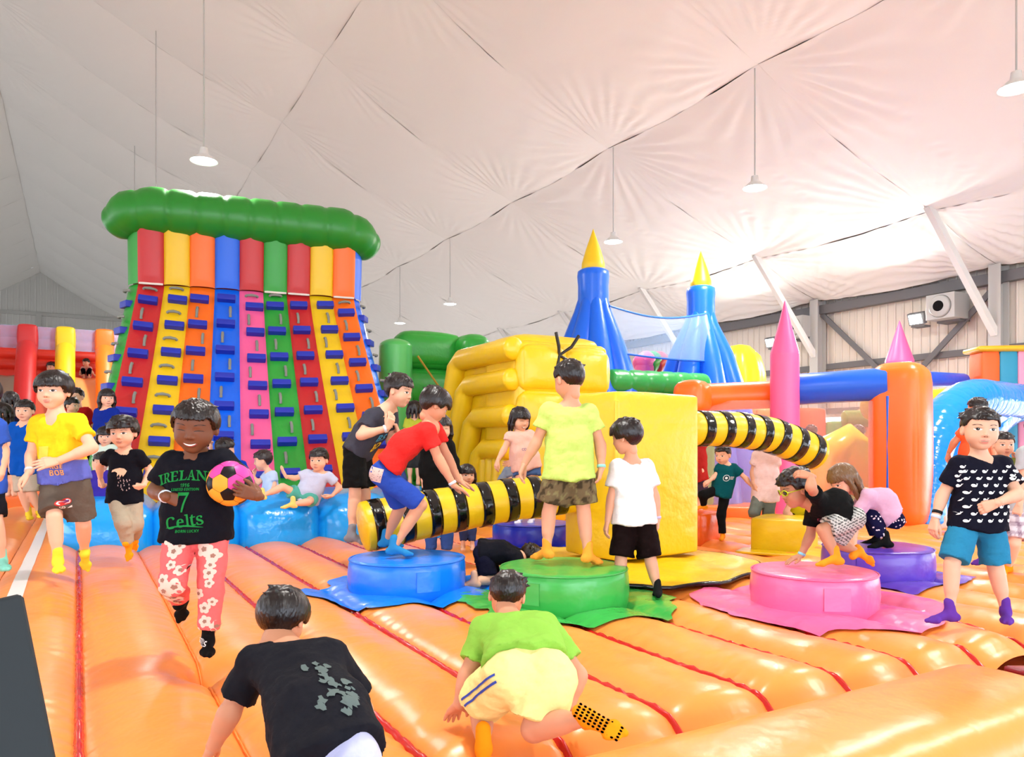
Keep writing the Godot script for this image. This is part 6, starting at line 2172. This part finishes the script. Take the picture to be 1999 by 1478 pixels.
# ---------------------------------------------------------------- the ribbed blue slide
func blue_dome() -> void:
	var foot := on_level(1795, 1018, 0.0)
	var t := thing("inflatable_dome", "ribbed bright blue inflatable slide that arches up beside the orange pillar", "inflatable slide", foot)
	var b := vinyl(Color(0.03, 0.50, 0.90), 0.18, 0.6)
	for k in 4:
		var pts := []
		var rr := []
		var x0 := 0.10 + k * 0.50
		var z0 := -k * 0.10
		for j in 15:
			var a := PI / 2.0 * j / 14.0
			pts.append(Vector3(x0 + 1.75 * (1.0 - cos(a)) * (1.0 + 0.10 * k), -0.05 + 1.82 * sin(a), z0 - 0.18 * sin(a)))
			rr.append(0.30)
		for j in 2:
			pts.append(pts[-1] + Vector3(0.3, -0.01, -0.03))
			rr.append(0.30)
		part("rib", tube(pts, rr, 22, 0.4, null, 0.13, 0.005), b, t)

# ---------------------------------------------------------------- the red slide far down the hall
func at_z(px: float, py: float, z: float) -> Vector3:
	var d := W(px, py, 1.0) - eye
	return eye + d * ((z - eye.z) / d.z)

func red_slide() -> void:
	# it faces down the hall; its front of columns stands in the plane z
	var z := -23.4
	var o := at_z(110, 870, z) * Vector3(1, 0, 1)
	var t := thing("inflatable_slide", "large red, yellow and orange inflatable slide far down the hall", "inflatable slide", o)
	var x_of := func(px: float) -> float: return at_z(px, 870, z).x - o.x
	var h_of := func(py: float) -> float: return at_z(110, py, z).y
	var top: float = h_of.call(638)
	var deck: float = h_of.call(737)
	for q in [[54, C_RED], [128, C_YEL], [204, C_ORA], [-24, C_ORA]]:
		var m := vinyl(q[1], 0.45, 0.2)
		var x: float = x_of.call(q[0])
		part("upper_column", puff(Vector3(0.44, top - h_of.call(690), 0.34), 0.07, 0.02, 6, at3(Vector3(x, (top + h_of.call(690)) / 2, 0))), m, t)
		part("lane_divider", tube([Vector3(x, deck * 0.5, 0.05), Vector3(x, h_of.call(690), 0.05), Vector3(x, h_of.call(686), 0.35), Vector3(x, h_of.call(720), 0.80), Vector3(x, deck * 0.55, 1.7), Vector3(x, -0.3, 3.3)], [0.20, 0.20, 0.23, 0.23, 0.24, 0.24], 18, 0.5), m, t)
	var nets := [[-10, 38], [70, 113], [143, 188], [221, 262]]
	for q in nets:
		var x0: float = x_of.call(q[0])
		var x1: float = x_of.call(q[1])
		part("net", puff(Vector3(x1 - x0, h_of.call(640) - h_of.call(684), 0.02), 0.005, 0.0, 2, at3(Vector3((x0 + x1) / 2, (h_of.call(640) + h_of.call(684)) / 2, 0))), M.net, t)
	var w: float = x_of.call(262) - x_of.call(-40)
	var cx: float = (x_of.call(262) + x_of.call(-40)) / 2
	for j in 5:
		part("back_cushion", puff(Vector3(w, 0.34, 0.4), 0.14, 0.03, 10, at3(Vector3(cx, deck + 0.15 + j * 0.29, -1.5))), vinyl(Color(0.84, 0.20, 0.13), 0.35, 0.3), t)
	part("platform", puff(Vector3(w, deck + 0.6, 1.6), 0.10, 0.0, 8, at3(Vector3(cx, (deck - 0.6) / 2, -0.75))), vinyl(Color(0.86, 0.30, 0.12), 0.4, 0.2), t)
	for q in [[14, Color(0.62, 0.58, 0.50)], [91, Color(0.80, 0.36, 0.26)], [166, Color(0.93, 0.60, 0.34)]]:
		var x: float = x_of.call(q[0])
		var acc := Acc.new()
		var p := PackedVector3Array()
		for j in 20:
			var u := j / 19.0
			for s in 5:
				p.append(Vector3(x + 0.62 * (s / 4.0 - 0.5), deck + 0.01 - (deck + 0.2) * smoothstep(0.02, 1.0, u) + 0.02 * cos(s * PI / 2), 0.05 + 3.4 * u))
		acc.grid(p, 19, 4, true)
		part("slide_bed", acc, vinyl(q[1], 0.25, 0.2), t)
	part("front_wall", puff(Vector3(w, 0.9, 0.5), 0.12, 0.02, 8, at3(Vector3(cx, -0.15, 3.6))), vinyl(C_ORA), t)

# ---------------------------------------------------------------- a dark board close to the lens
func near_panel() -> void:
	# its upper corner and its edge show at the picture's rim
	var d := 1.25
	var a := W(44, 1160, d)
	var b := W(112, 1500, d * 0.97)
	var up := (a - b).normalized()
	var face := (-fw * 0.8 + ax * 0.6)
	face = (face - up * face.dot(up)).normalized()
	var x := up.cross(face)
	var h := 1.35
	var m := a - up * h * 0.5 - x * 0.34
	var t := thing("sign_board", "dark grey board standing at the picture's edge before the mattress", "board", Vector3(m.x, GROUND, m.z))
	var tr := Transform3D(Basis(x, up, face), m - t.position)
	part("panel", box(Vector3(0.68, h, 0.05), tr, null, 0.008), mat_of(Color(0.16, 0.18, 0.19), 0.6), t)
	part("face_print", box(Vector3(0.52, h * 0.86, 0.006), tr.translated_local(Vector3(-0.05, -0.09, 0.026)), null, 0.002), mat_of(Color(0.22, 0.05, 0.13), 0.6), t)
	part("face_print", box(Vector3(0.44, h * 0.70, 0.006), tr.translated_local(Vector3(-0.08, -0.14, 0.030)), null, 0.002), mat_of(Color(0.62, 0.10, 0.32), 0.6), t)
	part("foot", box(Vector3(0.7, 0.05, 0.4), at3(Vector3(0, 0.025, 0), atan2(-x.z, x.x))), mat_of(Color(0.10, 0.10, 0.10), 0.6), t)
# ================================================================ the ball
func ball() -> void:
	var c := W(450, 944, 3.67)
	var r := 0.109
	var t := thing("ball", "pink, yellow and black soccer ball held by the running girl", "ball", c)
	# the twelve pentagons and twenty hexagons of a football, puffed a little
	var g := (1.0 + sqrt(5.0)) / 2.0
	var ico := []
	for s in [-1.0, 1.0]:
		for u in [-1.0, 1.0]:
			ico.append(Vector3(0, s, u * g).normalized()); ico.append(Vector3(s, u * g, 0).normalized()); ico.append(Vector3(u * g, 0, s).normalized())
	var turn := Basis.from_euler(Vector3(0.5, 0.9, 0.3))
	part("bladder", lathe([Vector2(0.001, -r * 0.975), Vector2(r * 0.5, -r * 0.845), Vector2(r * 0.845, -r * 0.488), Vector2(r * 0.975, 0), Vector2(r * 0.845, r * 0.488), Vector2(r * 0.5, r * 0.845), Vector2(0.001, r * 0.975)], 24), mat_of(Color(0.25, 0.20, 0.18), 0.6), t)
	var tris := []
	for a in 12:
		for b in range(a + 1, 12):
			for e in range(b + 1, 12):
				if ico[a].distance_to(ico[b]) < 1.1 and ico[b].distance_to(ico[e]) < 1.1 and ico[a].distance_to(ico[e]) < 1.1:
					tris.append([a, b, e])
	for a in 12:
		var ring := []
		for b in 12:
			if a != b and ico[a].distance_to(ico[b]) < 1.1:
				ring.append(ico[a].lerp(ico[b], 1.0 / 3.0))
		part("pentagon", ball_face(ring, r, turn), mat_of(Color(0.10, 0.08, 0.09), 0.4), t)
	for f in tris:
		var ring := []
		for k in 3:
			var p: Vector3 = ico[f[k]]
			var q: Vector3 = ico[f[(k + 1) % 3]]
			ring.append(p.lerp(q, 1.0 / 3.0))
			ring.append(p.lerp(q, 2.0 / 3.0))
		var mid: Vector3 = turn * ((ico[f[0]] + ico[f[1]] + ico[f[2]]) / 3.0)
		var side := mid.dot((ax * 0.5 + Vector3.UP * 0.8).normalized())
		part("hexagon", ball_face(ring, r, turn), mat_of(Color(0.88, 0.26, 0.58) if side > 0.12 else Color(0.93, 0.62, 0.20), 0.4), t)

func ball_face(ring: Array, r: float, turn: Basis) -> Acc:
	var c := Vector3.ZERO
	for p in ring:
		c += p
	c /= ring.size()
	var n := c.normalized()
	var x: Vector3 = (ring[0] - c).normalized()
	x = (x - n * x.dot(n)).normalized()
	var y := n.cross(x)
	ring.sort_custom(func(p, q): return atan2((p - c).dot(y), (p - c).dot(x)) < atan2((q - c).dot(y), (q - c).dot(x)))
	var acc := Acc.new()
	var pts := PackedVector3Array()
	var m := ring.size()
	for i in 7:
		var f := i / 6.0
		for k in m * 3 + 1:
			var e: Vector3 = ring[(k / 3) % m].lerp(ring[(k / 3 + 1) % m], (k % 3) / 3.0)
			var p := c.lerp(e, f * 0.975).normalized() * r * (1.0 + 0.012 * (1.0 - pow(f, 4.0)))
			pts.append(turn * p)
	acc.grid(pts, 6, m * 3, false, true)
	return acc

# ================================================================ everything
const LAMP := 26.0

func more_materials() -> void:
	M.orange = vinyl(Color(0.97, 0.57, 0.25), 0.31, 0.25)
	M.red_tape = vinyl(Color(0.74, 0.12, 0.10), 0.22, 0.8)
	M.seam_dark = mat_of(Color(0.60, 0.24, 0.05), 0.6)
	M.yard = mat_of(Color(0.78, 0.76, 0.72), 0.9)
	M.concrete = mat_of(Color(0.55, 0.52, 0.50), 0.7)
	M.sheet = mat_of(Color(0.80, 0.80, 0.79), 0.55)
	M.cream_sheet = mat_of(Color(0.84, 0.81, 0.77), 0.55)
	M.steel = mat_of(Color(0.42, 0.42, 0.43), 0.5)
	M.pale_steel = mat_of(Color(0.70, 0.70, 0.69), 0.5)
	M.white_steel = mat_of(Color(0.86, 0.86, 0.85), 0.45)
	var f := StandardMaterial3D.new()
	f.resource_name = "fabric"
	f.albedo_color = Color(0.92, 0.915, 0.905)
	f.roughness = 0.8
	f.metallic_specular = 0.3
	M.fabric = f
	var g := StandardMaterial3D.new()
	g.resource_name = "lamp_glow"
	g.albedo_color = Color(0.9, 0.9, 0.9)
	g.emission_enabled = true
	g.emission = Color(0.95, 1.0, 0.99)
	g.emission_energy_multiplier = 14.0
	M.glow = g
	var n := StandardMaterial3D.new()
	n.resource_name = "net"
	n.transparency = BaseMaterial3D.TRANSPARENCY_ALPHA
	n.albedo_color = Color(0.62, 0.74, 0.90, 0.34)
	n.roughness = 0.9
	M.net = n
	var w: StandardMaterial3D = n.duplicate()
	w.albedo_color = Color(0.90, 0.76, 0.70, 0.20)
	M.warm_net = w

func _ready() -> void:
	# camera: level, the lens shifted up
	var r := deg_to_rad(TURN)
	ax = Vector3(cos(r), 0, -sin(r))
	fw = Vector3(-sin(r), 0, -cos(r))
	var c := Camera3D.new()
	c.name = "camera"
	add_child(c)
	c.position = eye
	c.rotation.y = r
	c.projection = Camera3D.PROJECTION_FRUSTUM
	c.near = 0.05
	c.far = 200.0
	c.size = 0.05 * 1478.0 / F
	c.frustum_offset = Vector2(0, 0.05 * (HORIZON - 739.0) / F)
	c.current = true
	# surroundings: overcast day outside the closed hall
	var e := WorldEnvironment.new()
	e.name = "surroundings"
	e.environment = Environment.new()
	e.environment.background_mode = Environment.BG_COLOR
	e.environment.background_color = Color(0.80, 0.84, 0.90)
	e.environment.tonemap_mode = Environment.TONE_MAPPER_LINEAR
	e.environment.tonemap_exposure = 0.94
	e.environment.background_energy_multiplier = 12.0
	e.environment.sdfgi_enabled = true
	e.environment.ssao_enabled = true
	e.environment.ssil_enabled = true
	add_child(e)
	# the sun on the yards beside the hall; inside it only reaches the rim of the openings
	var sun := DirectionalLight3D.new()
	sun.name = "sun"
	sun.rotation_degrees = Vector3(-68, 70, 0)
	sun.light_energy = 3.8
	sun.light_color = Color(1.0, 0.97, 0.92)
	sun.light_angular_distance = 1.0
	sun.shadow_enabled = true
	add_child(sun)
	make_materials()
	more_materials()
	hall()
	mattress()
	game()
	inflatables()
	cloth_noise.frequency = 9.0
	make_head()
	make_hairs()
	make_hands()
	people()
	ball()
